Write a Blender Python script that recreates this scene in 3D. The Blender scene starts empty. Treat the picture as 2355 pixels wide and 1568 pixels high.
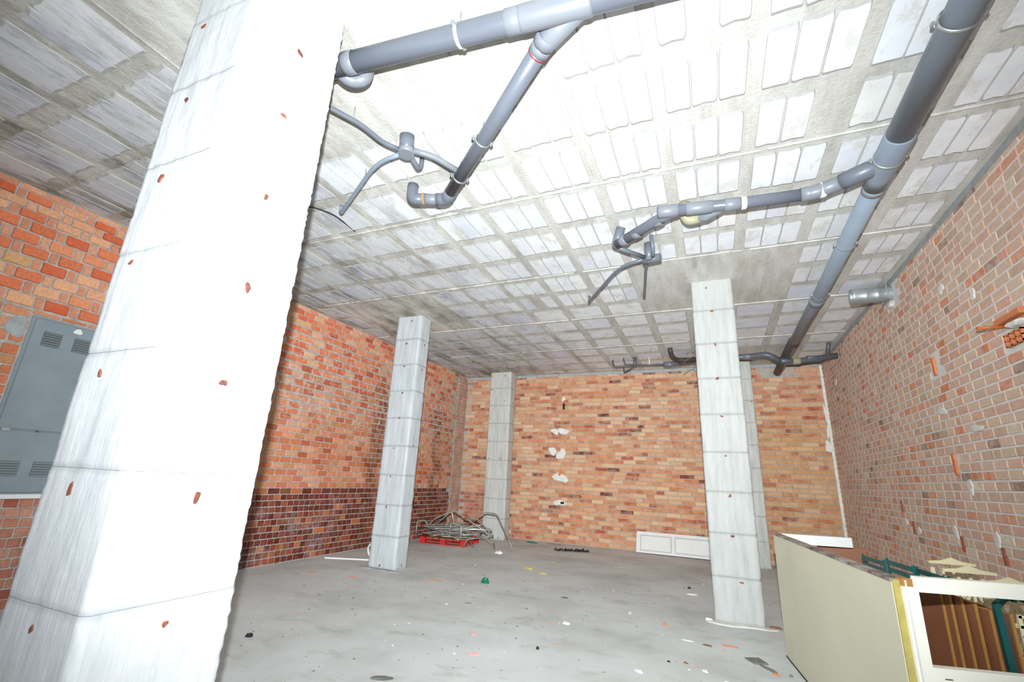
import bpy, bmesh, math, random
from mathutils import Vector, Matrix, noise
random.seed(7)
RND = random.Random(11)
SC = bpy.context.scene
COL = SC.collection
PI = math.pi

# ------------------------------------------------------------------ camera, light, exposure
ZC, XL, XR, YB, H0 = 4.609, -7.088, 2.545, 12.688, 1.6      # room: ceiling, left, right, back, eye height
FPX, W, H = 1050.55, 2355, 1568
RC = ((0.9191, 0.072, 0.3873), (0.3912, -0.2819, -0.8761), (0.0461, 0.9567, -0.2873))
cam_d = bpy.data.cameras.new('camera'); cam = bpy.data.objects.new('camera', cam_d); COL.objects.link(cam)
cam_d.sensor_width = 36; cam_d.lens = FPX / W * 36; cam_d.clip_start = 0.05
M3 = Matrix(RC)
cam.matrix_world = Matrix.Translation((0, 0, H0)) @ M3.to_4x4()
SC.camera = cam
SC.view_settings.view_transform = 'Standard'; SC.view_settings.look = 'None'
SC.view_settings.exposure = 0.06; SC.view_settings.gamma = 1.0
try: SC.view_settings.use_curve_mapping = False
except Exception: pass
wd = bpy.data.worlds.new('world'); SC.world = wd; wd.use_nodes = True
bg = wd.node_tree.nodes['Background']; bg.inputs[0].default_value = (0.92, 0.96, 1.0, 1); bg.inputs[1].default_value = 0.3

# the photographer's flash, on the hot shoe just above the lens
fd = bpy.data.lights.new('camera_flash', 'SPOT'); fl = bpy.data.objects.new('camera_flash', fd); COL.objects.link(fl)
fd.energy = 3100; fd.shadow_soft_size = 0.025; fd.spot_size = math.radians(131); fd.spot_blend = 1.0; fd.color = (0.92, 0.97, 1.0)
fd.use_nodes = True; _t = fd.node_tree; _em = _t.nodes['Emission']; _fo = _t.nodes.new('ShaderNodeLightFalloff')
_fo.inputs['Strength'].default_value = 1.0
_mx = _t.nodes.new('ShaderNodeMath'); _mx.operation = 'MULTIPLY_ADD'; _mx.inputs[1].default_value = 0.152; _t.links.new(_fo.outputs['Linear'], _mx.inputs[0])
_m2 = _t.nodes.new('ShaderNodeMath'); _m2.operation = 'MULTIPLY'; _m2.inputs[1].default_value = 0.05; _t.links.new(_fo.outputs['Quadratic'], _m2.inputs[0])
_t.links.new(_m2.outputs[0], _mx.inputs[2]); _t.links.new(_mx.outputs[0], _em.inputs['Strength'])
up = Vector((RC[0][1], RC[1][1], RC[2][1])); fwd = -Vector((RC[0][2], RC[1][2], RC[2][2]))
fl.matrix_world = Matrix.Translation(Vector((0, 0, H0)) + up * 0.42 + fwd * 0.04) @ M3.to_4x4()
fl['kind'] = 'helper'

def px(p):
    v = Vector(p) - Vector((0, 0, H0))
    c = M3.transposed() @ v
    if c.z > -0.05: return None
    return (W / 2 + FPX * c.x / -c.z, H / 2 - FPX * c.y / -c.z, -c.z)
def screen_area(corners):
    q = [px(c) for c in corners]
    if any(a is None for a in q): return 0
    cx = sum(a[0] for a in q) / len(q); cy = sum(a[1] for a in q) / len(q)
    if not (-10 < cx < W + 10 and -10 < cy < H + 10): return 0
    m = [sum(c[i] for c in corners) / len(corners) for i in range(3)]
    if m[1] > 1.2 and -2.40 < m[0] / m[1] < -1.26: return 0          # behind the near pillar
    if m[1] > 7.6 and -0.82 < m[0] / m[1] < -0.70: return 0
    s = 0
    for i in range(len(q)):
        a, b = q[i], q[(i + 1) % len(q)]; s += a[0] * b[1] - b[0] * a[1]
    return abs(s) / 2

# ------------------------------------------------------------------ materials
def s2l(c):
    c = c / 255.0
    return c / 12.92 if c <= 0.04045 else ((c + 0.055) / 1.055) ** 2.4
def rgb(r, g, b, a=1): return (s2l(r), s2l(g), s2l(b), a)
class NT:
    def __init__(s, name, rough=0.8, metal=0.0, spec=0.3):
        s.m = bpy.data.materials.new(name); s.m.use_nodes = True; s.t = s.m.node_tree; s.n = s.t.nodes
        s.b = s.n['Principled BSDF']; s.b.inputs['Roughness'].default_value = rough; s.b.inputs['Metallic'].default_value = metal
        s.b.inputs['Specular IOR Level'].default_value = spec
        s.geo = s.n.new('ShaderNodeNewGeometry')
    def link(s, a, b): s.t.links.new(a, b)
    def pos(s, scale=(1, 1, 1), rot=(0, 0, 0)):
        mp = s.n.new('ShaderNodeMapping'); mp.inputs['Scale'].default_value = scale; mp.inputs['Rotation'].default_value = rot
        s.link(s.geo.outputs['Position'], mp.inputs['Vector']); return mp.outputs[0]
    def noise(s, scale, detail=4, rough=0.6, vec=None, dist=0.0):
        n = s.n.new('ShaderNodeTexNoise'); n.inputs['Scale'].default_value = scale; n.inputs['Detail'].default_value = detail
        n.inputs['Roughness'].default_value = rough; n.inputs['Distortion'].default_value = dist
        s.link(vec if vec is not None else s.pos(), n.inputs['Vector']); return n.outputs['Fac']
    def ramp(s, fac, stops):
        r = s.n.new('ShaderNodeValToRGB'); e = r.color_ramp.elements
        e[0].position, e[0].color = stops[0]; e[1].position, e[1].color = stops[-1]
        for p, c in stops[1:-1]:
            k = e.new(p); k.color = c
        s.link(fac, r.inputs[0]); return r.outputs[0]
    def step(s, fac, a, b): return s.ramp(fac, [(a, (0, 0, 0, 1)), (b, (1, 1, 1, 1))])
    def mix(s, fac, a, b, mode='MIX'):
        x = s.n.new('ShaderNodeMix'); x.data_type = 'RGBA'; x.blend_type = mode
        for v, i in ((fac, x.inputs[0]), (a, x.inputs[6]), (b, x.inputs[7])):
            if isinstance(v, (int, float)): i.default_value = v
            elif isinstance(v, tuple): i.default_value = v
            else: s.link(v, i)
        return x.outputs[2]
    def math(s, op, a, b=0.0, c=None, clamp=False):
        x = s.n.new('ShaderNodeMath'); x.operation = op; x.use_clamp = clamp
        for v, i in ((a, x.inputs[0]), (b, x.inputs[1])) + (((c, x.inputs[2]),) if c is not None else ()):
            if isinstance(v, (int, float)): i.default_value = v
            else: s.link(v, i)
        return x.outputs[0]
    def xyz(s):
        x = s.n.new('ShaderNodeSeparateXYZ'); s.link(s.geo.outputs['Position'], x.inputs[0]); return x.outputs
    def bump(s, h, st=0.3, d=0.01):
        b = s.n.new('ShaderNodeBump'); b.inputs['Strength'].default_value = st; b.inputs['Distance'].default_value = d
        s.link(h, b.inputs['Height']); s.link(b.outputs[0], s.b.inputs['Normal'])
    def out(s, c):
        if isinstance(c, tuple): s.b.inputs['Base Color'].default_value = c
        else: s.link(c, s.b.inputs['Base Color'])
        return s.m
    def itemcolor(s):
        a = s.n.new('ShaderNodeAttribute'); a.attribute_name = 'Col'
        o = s.n.new('ShaderNodeObjectInfo')
        return s.mix(1.0, a.outputs['Color'], o.outputs['Color'], 'MULTIPLY')
def plain(name, c, rough=0.6, metal=0.0, var=0.12, scale=12, spec=0.4):
    n = NT(name, rough, metal, spec); f = n.noise(scale, 5)
    d = tuple(x * (1 - var) for x in c[:3]) + (1,); l = tuple(min(1, x * (1 + var)) for x in c[:3]) + (1,)
    return n.out(n.ramp(f, [(0.3, d), (0.7, l)]))

def brick_mat(name, film, filmcol, stains=False, lowwash=False, bump=0.5):
    n = NT(name, 0.9, 0, 0.15)
    c = n.itemcolor()
    f1 = n.noise(28, 6, 0.65)
    c = n.mix(1.0, c, n.ramp(f1, [(0.25, (0.78, 0.76, 0.74, 1)), (0.75, (1.2, 1.2, 1.2, 1))]), 'MULTIPLY')
    f2 = n.noise(5.5, 5, 0.7)
    c = n.mix(n.math('MULTIPLY', n.step(f2, 0.42, 0.6), film), c, filmcol)
    if stains:
        X = n.xyz()
        v = n.pos((1, 1.5, 0.35))
        s1 = n.noise(1.6, 6, 0.7, v)
        zlow = n.ramp(n.math('DIVIDE', X[2], 4.6), [(0.0, (0.9, 0.9, 0.9, 1)), (0.22, (1, 1, 1, 1)), (0.3, (0.35, 0.35, 0.35, 1)), (0.6, (0.3, 0.3, 0.3, 1)), (0.8, (0, 0, 0, 1))])
        k = n.math('MULTIPLY', n.step(s1, 0.48, 0.66), zlow)
        c = n.mix(n.math('MULTIPLY', k, 0.55), c, rgb(72, 44, 30))
        # two damp streaks that run down the wall
        for yc, w_ in ((8.6, 0.35), (11.1, 0.30)):
            d = n.math('ABSOLUTE', n.math('SUBTRACT', n.math('ADD', X[1], n.math('MULTIPLY', n.math('SUBTRACT', n.noise(1.4, 3), 0.5), 1.4)), yc))
            st = n.math('SUBTRACT', 1.0, n.math('DIVIDE', d, w_), clamp=True)
            zz = n.ramp(n.math('DIVIDE', X[2], 4.6), [(0.2, (1, 1, 1, 1)), (0.75, (0.9, 0.9, 0.9, 1)), (0.9, (0, 0, 0, 1))])
            c = n.mix(n.math('MULTIPLY', n.math('MULTIPLY', st, zz), 0.75), c, rgb(88, 50, 30))
    if lowwash:
        X = n.xyz()
        w = n.step(n.noise(2.6, 6, 0.75), 0.53, 0.66)
        z = n.ramp(n.math('DIVIDE', X[2], 1.2), [(0.0, (1, 1, 1, 1)), (0.85, (0.9, 0.9, 0.9, 1)), (1.0, (0, 0, 0, 1))])
        c = n.mix(n.math('MULTIPLY', n.math('MULTIPLY', w, z), 0.35), c, rgb(190, 170, 164))
    if stains:      # mortar smeared over the arrises in the roughly pointed upper courses
        X = n.xyz()
        zb = n.ramp(n.math('DIVIDE', X[2], 4.6), [(0.46, (0, 0, 0, 1)), (0.56, (1, 1, 1, 1)), (0.9, (1, 1, 1, 1)), (0.95, (0.2, 0.2, 0.2, 1))])
        yb_ = n.step(n.math('DIVIDE', X[1], 12.0), 0.27, 0.30)
        sm = n.step(n.noise(7.5, 5, 0.7, n.pos((1, 1, 1.3))), 0.53, 0.57)
        c = n.mix(n.math('MULTIPLY', n.math('MULTIPLY', sm, zb), n.math('MULTIPLY', yb_, 0.5)), c, rgb(196, 178, 164))
    n.bump(n.noise(55, 4), bump, 0.004)
    return n.out(c)
def mortar_mat(name, c1, c2):
    n = NT(name, 0.95, 0, 0.1)
    c = n.ramp(n.noise(9, 6, 0.7), [(0.3, c1), (0.7, c2)])
    n.bump(n.noise(70, 5), 0.6, 0.006)
    return n.out(c)

M = {}
M['brick_left'] = brick_mat('brick_left', 0.06, rgb(200, 168, 145), stains=True, lowwash=True)
M['brick_right'] = brick_mat('brick_right', 0.7, rgb(204, 180, 164))
M['brick_back'] = brick_mat('brick_back', 0.45, rgb(208, 174, 142))
M['mortar_left'] = mortar_mat('mortar_left', rgb(140, 136, 130), rgb(192, 186, 180))
M['mortar_right'] = mortar_mat('mortar_right', rgb(206, 203, 198), rgb(228, 226, 222))
M['mortar_back'] = mortar_mat('mortar_back', rgb(158, 146, 134), rgb(188, 176, 164))
M['patch'] = mortar_mat('mortar_patch', rgb(198, 198, 190), rgb(232, 230, 222))
M['grey_render'] = mortar_mat('grey_render', rgb(140, 146, 148), rgb(172, 176, 176))

def rib_mat():
    n = NT('rib_concrete', 0.95, 0, 0.1)
    v = n.pos((2.2, 0.45, 1))
    base = n.ramp(n.noise(3.2, 7, 0.68, v), [(0.28, rgb(182, 181, 172)), (0.5, rgb(206, 205, 198)), (0.72, rgb(222, 222, 217))])
    X = n.xyz()
    # old damp staining, heavier over the left bay of the slab
    lf = n.ramp(n.math('DIVIDE', n.math('ADD', X[0], 7.1), 9.7), [(0.16, (1, 1, 1, 1)), (0.5, (0.35, 0.35, 0.35, 1)), (0.62, (0.16, 0.16, 0.16, 1))])
    st = n.step(n.noise(1.9, 7, 0.72, n.pos((1.5, 0.5, 1))), 0.42, 0.62)
    c = n.mix(n.math('MULTIPLY', n.math('MULTIPLY', st, lf), 0.85), base, rgb(120, 117, 104))
    c = n.mix(n.math('MULTIPLY', n.step(n.noise(14, 6, 0.7), 0.58, 0.7), 0.35), c, rgb(228, 227, 220))
    n.bump(n.noise(30, 6, 0.7), 0.7, 0.012)
    return n.out(c)
M['rib'] = rib_mat()
def block_mat():
    n = NT('infill_block', 0.9, 0, 0.15)
    c = n.itemcolor()
    c = n.mix(1.0, c, n.ramp(n.noise(3.0, 5, 0.6), [(0.3, (0.9, 0.91, 0.93, 1)), (0.7, (1.06, 1.06, 1.05, 1))]), 'MULTIPLY')
    st = n.step(n.noise(2.8, 7, 0.75, n.pos((1.6, 0.9, 1))), 0.53, 0.60)
    c = n.mix(n.math('MULTIPLY', st, 0.75), c, rgb(210, 208, 200))
    X = n.xyz()
    lf = n.ramp(n.math('DIVIDE', n.math('ADD', X[0], 7.1), 9.7), [(0.18, (1, 1, 1, 1)), (0.52, (0.0, 0.0, 0.0, 1))])
    s2 = n.step(n.noise(1.9, 7, 0.72, n.pos((1.5, 0.5, 1))), 0.49, 0.60)
    c = n.mix(n.math('MULTIPLY', n.math('MULTIPLY', s2, lf), 0.75), c, rgb(116, 113, 102))
    c = n.mix(n.math('MULTIPLY', lf, 0.45), c, rgb(150, 156, 164))  # weaker flash toward the left put into the block colour
    n.bump(n.noise(60, 4), 0.3, 0.003)
    return n.out(c)
M['block'] = block_mat()
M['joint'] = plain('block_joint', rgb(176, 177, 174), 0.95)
def column_mat(name, a, b, c3):
    n = NT(name, 0.9, 0, 0.15)
    v = n.pos((7, 7, 0.7))
    c = n.ramp(n.noise(2.2, 7, 0.7, v), [(0.28, a), (0.5, b), (0.72, c3)])
    blot = n.step(n.noise(3.1, 6, 0.7), 0.55, 0.7)
    c = n.mix(n.math('MULTIPLY', blot, 0.35), c, a)
    fr = n.math('FRACT', n.math('DIVIDE', n.math('ADD', n.xyz()[2], 0.246), 0.515))          # grout bled out at the lift joints
    d = n.math('ABSOLUTE', n.math('SUBTRACT', fr, 0.5))
    jb = n.math('SUBTRACT', 1.0, n.math('DIVIDE', n.math('ADD', d, n.math('MULTIPLY', n.math('SUBTRACT', n.noise(7, 5, 0.7), 0.5), 0.10)), 0.055), clamp=True)
    c = n.mix(n.math('MULTIPLY', jb, 0.55), c, tuple(v_ * 0.72 for v_ in a[:3]) + (1,))
    n.bump(n.noise(3.0, 8, 0.75, n.pos((14, 14, 1.2))), 0.5, 0.01)
    return n.out(c)
M['column'] = column_mat('column_concrete', rgb(162, 164, 160), rgb(178, 180, 177), rgb(188, 189, 185))
M['column_cool'] = column_mat('column_concrete_cool', rgb(164, 170, 172), rgb(186, 191, 193), rgb(200, 204, 206))
M['column_near'] = column_mat('column_concrete_flash_lit', rgb(206, 211, 214), rgb(226, 230, 233), rgb(238, 240, 241))  # lighter copy of the column concrete, flash brightness put into the colour
M['column_grey'] = column_mat('column_concrete_grey', rgb(166, 168, 163), rgb(188, 189, 184), rgb(202, 203, 198))
def floor_mat():
    n = NT('floor_concrete', 0.85, 0, 0.2)
    c = n.ramp(n.noise(0.8, 8, 0.6), [(0.3, rgb(182, 184, 180)), (0.5, rgb(204, 207, 205)), (0.7, rgb(216, 219, 217))])
    d = n.step(n.noise(2.4, 7, 0.7, n.pos((0.7, 1.4, 1))), 0.55, 0.72)
    c = n.mix(n.math('MULTIPLY', d, 0.45), c, rgb(146, 138, 124))
    r = n.step(n.noise(1.3, 6, 0.7, n.pos((1, 1, 1), (0, 0, 1.1))), 0.62, 0.74)
    c = n.mix(n.math('MULTIPLY', r, 0.3), c, rgb(186, 148, 120))
    f = n.step(n.noise(26, 4, 0.6), 0.66, 0.74)
    c = n.mix(n.math('MULTIPLY', f, 0.5), c, rgb(120, 114, 104))
    w = n.step(n.noise(11, 5, 0.7), 0.66, 0.76)
    c = n.mix(n.math('MULTIPLY', w, 0.4), c, rgb(206, 204, 198))
    n.bump(n.noise(40, 6, 0.7), 0.25, 0.004)
    return n.out(c)
M['floor'] = floor_mat()
M['pvc'] = plain('grey_pvc', rgb(104, 110, 120), 0.38, 0, 0.05, 5, 0.5)
M['pvc_dark'] = plain('dark_grey_pvc', rgb(134, 147, 160), 0.42, 0, 0.06, 5, 0.5)
M['pvc_black'] = plain('deep_grey_pvc', rgb(86, 91, 97), 0.4, 0, 0.1, 6, 0.5)  # darker grey for the run along the back wall
M['pvc_light'] = plain('light_grey_pvc', rgb(124, 129, 136), 0.4, 0, 0.05, 5, 0.5)
M['pvc_beige'] = plain('beige_pvc', rgb(158, 156, 128), 0.5, 0, 0.08, 6)
M['pvc_dirty'] = plain('dirty_black_pvc', rgb(66, 62, 60), 0.5, 0, 0.25, 9)
M['galv'] = plain('galvanised_steel', rgb(176, 184, 184), 0.45, 0.7, 0.18, 7)
M['chrome'] = plain('bare_metal_tube', rgb(196, 196, 190), 0.35, 0.6, 0.3, 8)
M['dull'] = plain('dull_metal_tube', rgb(148, 150, 142), 0.55, 0.3, 0.25, 8)
M['cabinet'] = plain('grey_painted_steel', rgb(128, 140, 146), 0.6, 0.1, 0.1, 3)
M['louvre'] = plain('dark_louvre', rgb(84, 84, 78), 0.7, 0, 0.2, 20)
M['white'] = plain('white_paint', rgb(218, 219, 217), 0.6, 0, 0.04, 4)
M['ivory'] = plain('ivory_paint', rgb(246, 245, 232), 0.5, 0, 0.03, 4)
M['cream'] = plain('cream_laminate', rgb(212, 210, 186), 0.45, 0, 0.06, 1.2)
def grime_mat():
    n = NT('grimy_board_edge', 0.9)
    c = n.ramp(n.noise(5, 8, 0.75), [(0.35, rgb(96, 78, 62)), (0.5, rgb(150, 138, 128)), (0.65, rgb(184, 176, 170))])
    return n.out(c)
M['grime'] = grime_mat()
M['foam'] = plain('yellow_foam_core', rgb(178, 164, 94), 0.9, 0, 0.15, 14)
M['maroon'] = plain('maroon_board', rgb(92, 44, 46), 0.5, 0, 0.1, 3)
M['brown'] = plain('brown_board', rgb(130, 84, 58), 0.5, 0, 0.1, 3)
M['mauve'] = plain('mauve_brown_board', rgb(132, 98, 84), 0.5, 0, 0.1, 3)
M['edge'] = plain('yellow_wood_edge', rgb(176, 128, 66), 0.6, 0, 0.12, 20)
M['green'] = plain('green_painted_metal', rgb(16, 84, 84), 0.4, 0, 0.1, 6)
M['green2'] = plain('bright_green_plastic', rgb(14, 110, 78), 0.4, 0, 0.1, 6)
M['plastic'] = plain('cream_plastic', rgb(214, 206, 168), 0.5, 0, 0.05, 6)
M['red'] = plain('red_paint', rgb(188, 36, 34), 0.6, 0, 0.12, 8)
M['oldwood'] = plain('old_wood', rgb(138, 104, 66), 0.85, 0, 0.2, 12)
M['chip'] = plain('brick_chip', rgb(146, 92, 72), 0.9, 0, 0.3, 40)
M['rust'] = plain('rusty_tie', rgb(116, 70, 58), 0.9, 0, 0.3, 40)
M['black'] = plain('black_rubber', rgb(34, 34, 36), 0.6, 0, 0.2, 20)
M['orange'] = plain('orange_clay', rgb(206, 128, 84), 0.85, 0, 0.15, 20)
M['clay'] = plain('orange_plastic_tube', rgb(196, 104, 46), 0.4, 0, 0.1, 20)
M['pink'] = plain('pink_paper', rgb(222, 150, 150), 0.8, 0, 0.12, 20)
M['debris'] = plain('brown_debris', rgb(122, 92, 66), 0.9, 0, 0.25, 30)
M['greyd'] = plain('grey_debris', rgb(118, 116, 110), 0.9, 0, 0.25, 30)
M['yellowd'] = plain('yellow_debris', rgb(190, 176, 110), 0.9, 0, 0.25, 30)
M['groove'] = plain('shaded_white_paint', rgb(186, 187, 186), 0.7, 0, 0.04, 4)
M['hole'] = plain('dark_opening', rgb(40, 36, 34), 0.95, 0, 0.2, 20)

# ------------------------------------------------------------------ helpers
def link(name, me, mat=None, parent=None):
    o = bpy.data.objects.new(name, me); COL.objects.link(o)
    if mat is not None and len(me.materials) == 0: me.materials.append(mat)
    if parent is not None: o.parent = parent
    return o
def tag(o, label=None, cat=None, group=None, kind=None):
    if label: o['label'] = label
    if cat: o['category'] = cat
    if group: o['group'] = group
    if kind: o['kind'] = kind
    return o
def empty(name, loc, label, cat, group=None, rz=0):
    o = bpy.data.objects.new(name, None); COL.objects.link(o); o.location = loc; o.rotation_euler = (0, 0, rz)
    return tag(o, label, cat, group)
class MB:
    def __init__(s): s.v = []; s.f = []; s.mi = []; s.sm = []
    def add(s, vs, fs, mi=0, smooth=False):
        k = len(s.v); s.v += [tuple(a) for a in vs]; s.f += [tuple(i + k for i in f) for f in fs]
        s.mi += [mi] * len(fs); s.sm += [smooth] * len(fs); return s
    def box(s, lo, hi, mi=0, bevel=0.0):
        x0, y0, z0 = lo; x1, y1, z1 = hi
        if bevel:
            bm = bmesh.new(); bmesh.ops.create_cube(bm, size=1)
            for v in bm.verts: v.co = Vector(((x0 + x1) / 2 + v.co.x * (x1 - x0), (y0 + y1) / 2 + v.co.y * (y1 - y0), (z0 + z1) / 2 + v.co.z * (z1 - z0)))
            bmesh.ops.bevel(bm, geom=bm.edges[:], offset=bevel, segments=1, affect='EDGES')
            bm.verts.index_update()
            s.add([v.co[:] for v in bm.verts], [[v.index for v in f.verts] for f in bm.faces], mi); bm.free(); return s
        return s.add([(x0, y0, z0), (x1, y0, z0), (x1, y1, z0), (x0, y1, z0), (x0, y0, z1), (x1, y0, z1), (x1, y1, z1), (x0, y1, z1)],
                     [(0, 3, 2, 1), (4, 5, 6, 7), (0, 1, 5, 4), (1, 2, 6, 5), (2, 3, 7, 6), (3, 0, 4, 7)], mi)
    def beam(s, a, b, w, h, upv=(0, 0, 1), mi=0):
        a, b = Vector(a), Vector(b); d = (b - a).normalized(); u = Vector(upv); r = d.cross(u)
        if r.length < 1e-4: r = d.cross(Vector((1, 0, 0)))
        r.normalize(); u = r.cross(d)
        vs = []
        for p in (a, b):
            for i, j in ((-1, -1), (1, -1), (1, 1), (-1, 1)): vs.append(p + r * w / 2 * i + u * h / 2 * j)
        return s.add(vs, [(3, 2, 1, 0), (4, 5, 6, 7), (0, 1, 5, 4), (1, 2, 6, 5), (2, 3, 7, 6), (3, 0, 4, 7)], mi)
    def tube(s, pts, r, n=16, bend=0.0, caps=True, mi=0, closed=False):
        P = [Vector(p) for p in pts]
        rr = r if isinstance(r, (list, tuple)) else [r] * len(P)
        Q, R = [], []
        for i, p in enumerate(P):
            if bend and (0 < i < len(P) - 1 or closed):
                a, b = P[i - 1] - p, P[(i + 1) % len(P)] - p
                k = min(bend, a.length * 0.48, b.length * 0.48)
                A, B = p + a.normalized() * k, p + b.normalized() * k
                for j in range(6):
                    t = j / 5; Q.append(A * (1 - t) ** 2 + p * 2 * t * (1 - t) + B * t * t); R.append(rr[i])
            else: Q.append(p); R.append(rr[i])
        m = len(Q); vs = []; prev = None
        for i in range(m):
            if closed: d = Q[(i + 1) % m] - Q[i - 1]
            else: d = Q[min(i + 1, m - 1)] - Q[max(i - 1, 0)]
            d.normalize()
            if prev is None:
                u = d.cross(Vector((0, 0, 1)))
                if u.length < 1e-3: u = d.cross(Vector((1, 0, 0)))
            else: u = prev - d * prev.dot(d)
            u.normalize(); prev = u; w = d.cross(u)
            for j in range(n):
                t = 2 * PI * j / n; vs.append(Q[i] + (u * math.cos(t) + w * math.sin(t)) * R[i])
        fs = []
        for i in range(m if closed else m - 1):
            for j in range(n):
                a, b = i * n + j, i * n + (j + 1) % n; c, e = ((i + 1) % m) * n + (j + 1) % n, ((i + 1) % m) * n + j
                fs.append((a, b, c, e))
        s.add(vs, fs, mi, True)
        if caps and not closed:
            k = len(s.v) - len(vs)
            s.f += [tuple(k + j for j in reversed(range(n))), tuple(k + (m - 1) * n + j for j in range(n))]; s.mi += [mi, mi]; s.sm += [False, False]
        return s
    def mesh(s, name, mats=()):
        me = bpy.data.meshes.new(name); me.from_pydata(s.v, [], s.f)
        for m in mats: me.materials.append(m)
        me.polygons.foreach_set('material_index', s.mi); me.polygons.foreach_set('use_smooth', s.sm)
        me.update(); return me
    def build(s, name, mat, parent=None):
        mats = mat if isinstance(mat, (list, tuple)) else [mat]
        o = link(name, s.mesh(name, mats)); 
        if parent is not None:
            o.parent = parent; o.matrix_parent_inverse = Matrix.LocRotScale(parent.location, parent.rotation_euler, None).inverted()
        return o
def whitecol(me, c=(1, 1, 1, 1)):
    a = me.color_attributes.new('Col', 'FLOAT_COLOR', 'POINT'); a.data.foreach_set('color', list(c) * len(me.vertices))

# ------------------------------------------------------------------ shell of the room
Y0 = -3.0
floor = MB().box((XL - 0.2, Y0, -0.15), (XR + 0.2, YB + 0.2, 0)).build('floor', M['floor']); tag(floor, kind='structure')
ceiling = MB().box((XL - 0.2, Y0, ZC), (XR + 0.2, YB + 0.2, ZC + 0.25)).build('ceiling', M['rib']); tag(ceiling, kind='structure')
wl = MB().box((XL - 0.2, Y0, 0), (XL, YB + 0.2, ZC)).build('wall_left', M['mortar_left']); tag(wl, kind='structure')
wr = MB().box((XR, Y0, 0), (XR + 0.2, YB + 0.2, ZC)).build('wall_right', M['mortar_right']); tag(wr, kind='structure')
wb = MB().box((XL, YB, 0), (XR, YB + 0.2, ZC)).build('wall_back', M['mortar_back']); tag(wb, kind='structure')

# ------------------------------------------------------------------ masonry units
def unit_variant(name, seed, rough, mats):
    """a brick face 1 x 1 (u, v) and depth 1, its outline slightly broken, arrises chamfered"""
    r = random.Random(seed); out = []
    for cx, cy in ((0, 0), (1, 0), (1, 1), (0, 1)):
        sx, sy = (1 if cx == 0 else -1), (1 if cy == 0 else -1)
        a = 0.02 + r.random() * rough; b = 0.04 + r.random() * rough * 1.6
        c1 = (cx + sx * a, cy); c2 = (cx, cy + sy * b)
        mid = (cx + sx * a * 0.3, cy + sy * b * 0.3)
        seq = [c2, mid, c1] if (cx, cy) in ((0, 0), (1, 1)) else [c1, mid, c2]
        out += seq
        nx, ny = ((0.5, 0), (1, 0.5), (0.5, 1), (0, 0.5))[((0, 0), (1, 0), (1, 1), (0, 1)).index((cx, cy))]
        j = (r.random() - 0.5) * rough * 0.7
        out.append((nx + (j * 0.4 if ny != 0.5 else 0) if nx == 0.5 else nx - (abs(j) * 0.4 if nx == 1 else -abs(j) * 0.4), ny if ny == 0.5 else ny + (abs(j) if ny == 0 else -abs(j))))
    n = len(out); vs = [(x, y, 0) for x, y in out]
    vs += [(0.5 + (x - 0.5) * 0.95, 0.5 + (y - 0.5) * 0.9, 1) for x, y in out]
    fs = [(i, (i + 1) % n, n + (i + 1) % n, n + i) for i in range(n)] + [tuple(range(n, 2 * n))]
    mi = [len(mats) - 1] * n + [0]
    return vs, fs, mi
def units(parent, piece, recs, mats, rough, axes, keep=300, depth=0.008, stuffname='brickwork', nvar=10, minpx=0):
    """recs: (u0, u1, v0, v1, colour, extra_depth); axes: (origin, udir, vdir, ndir). Largest `keep` are single parts, the rest one part."""
    O, U, V, N = [Vector(a) for a in axes]
    var = [unit_variant(piece, 100 + i, rough, mats) for i in range(nvar)]
    meshes = []
    for vs, fs, mi in var:
        b = MB(); b.v = vs; b.f = fs; b.mi = mi; b.sm = [False] * len(fs)
        me = b.mesh(piece, mats); whitecol(me); meshes.append(me)
    sized = []
    for r in recs:
        u0, u1, v0, v1 = r[:4]
        A = screen_area([O + U * u + V * v for u, v in ((u0, v0), (u1, v0), (u1, v1), (u0, v1))])
        sized.append((A, r))
    sized.sort(key=lambda t: -t[0])
    base = Matrix((U.to_4d(), V.to_4d(), N.to_4d(), Vector((0, 0, 0, 1)))).transposed()
    for i in range(3): base[3][i] = 0
    rest = []
    for k, (A, r) in enumerate(sized):
        u0, u1, v0, v1, c, ex = r
        vi = RND.randrange(nvar)
        if k < keep and A > minpx:
            o = bpy.data.objects.new(piece, meshes[vi]); COL.objects.link(o); o.parent = parent
            p = O + U * u0 + V * v0
            t = Matrix.Rotation((RND.random() - 0.5) * 0.012, 4, 'Z')
            o.matrix_local = Matrix.Translation(p) @ base @ t @ Matrix.Diagonal((u1 - u0, v1 - v0, depth + ex, 1))
            o.color = c
        else: rest.append((r, vi))
    if rest:
        b = MB(); cols = []
        for (u0, u1, v0, v1, c, ex), vi in rest:
            vs, fs, mi = var[vi]; d = depth + ex
            kk = len(b.v)
            b.v += [tuple(O + U * (u0 + x * (u1 - u0)) + V * (v0 + y * (v1 - v0)) + N * (z * d)) for x, y, z in vs]
            b.f += [tuple(i + kk for i in f) for f in fs]; b.mi += mi; b.sm += [False] * len(fs); cols += list(c) * len(vs)
        me = b.mesh(stuffname, mats); a = me.color_attributes.new('Col', 'FLOAT_COLOR', 'POINT'); a.data.foreach_set('color', cols)
        o = link(stuffname, me, None, parent); o['kind'] = 'stuff'
def pick(pal, r, jit=0.08):
    t = r.random() * sum(p[0] for p in pal)
    for w, c in pal:
        t -= w
        if t <= 0: break
    j = 1 + (r.random() - 0.5) * 2 * jit; k = 1 + (r.random() - 0.5) * jit
    return (min(1, s2l(c[0]) * j), min(1, s2l(c[1]) * j * k), min(1, s2l(c[2]) * j * k), 1)
def inside(u0, u1, v0, v1, holes):
    for a, b, c, d in holes:
        if u1 > a and u0 < b and v1 > c and v0 < d: return True
    return False

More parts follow.
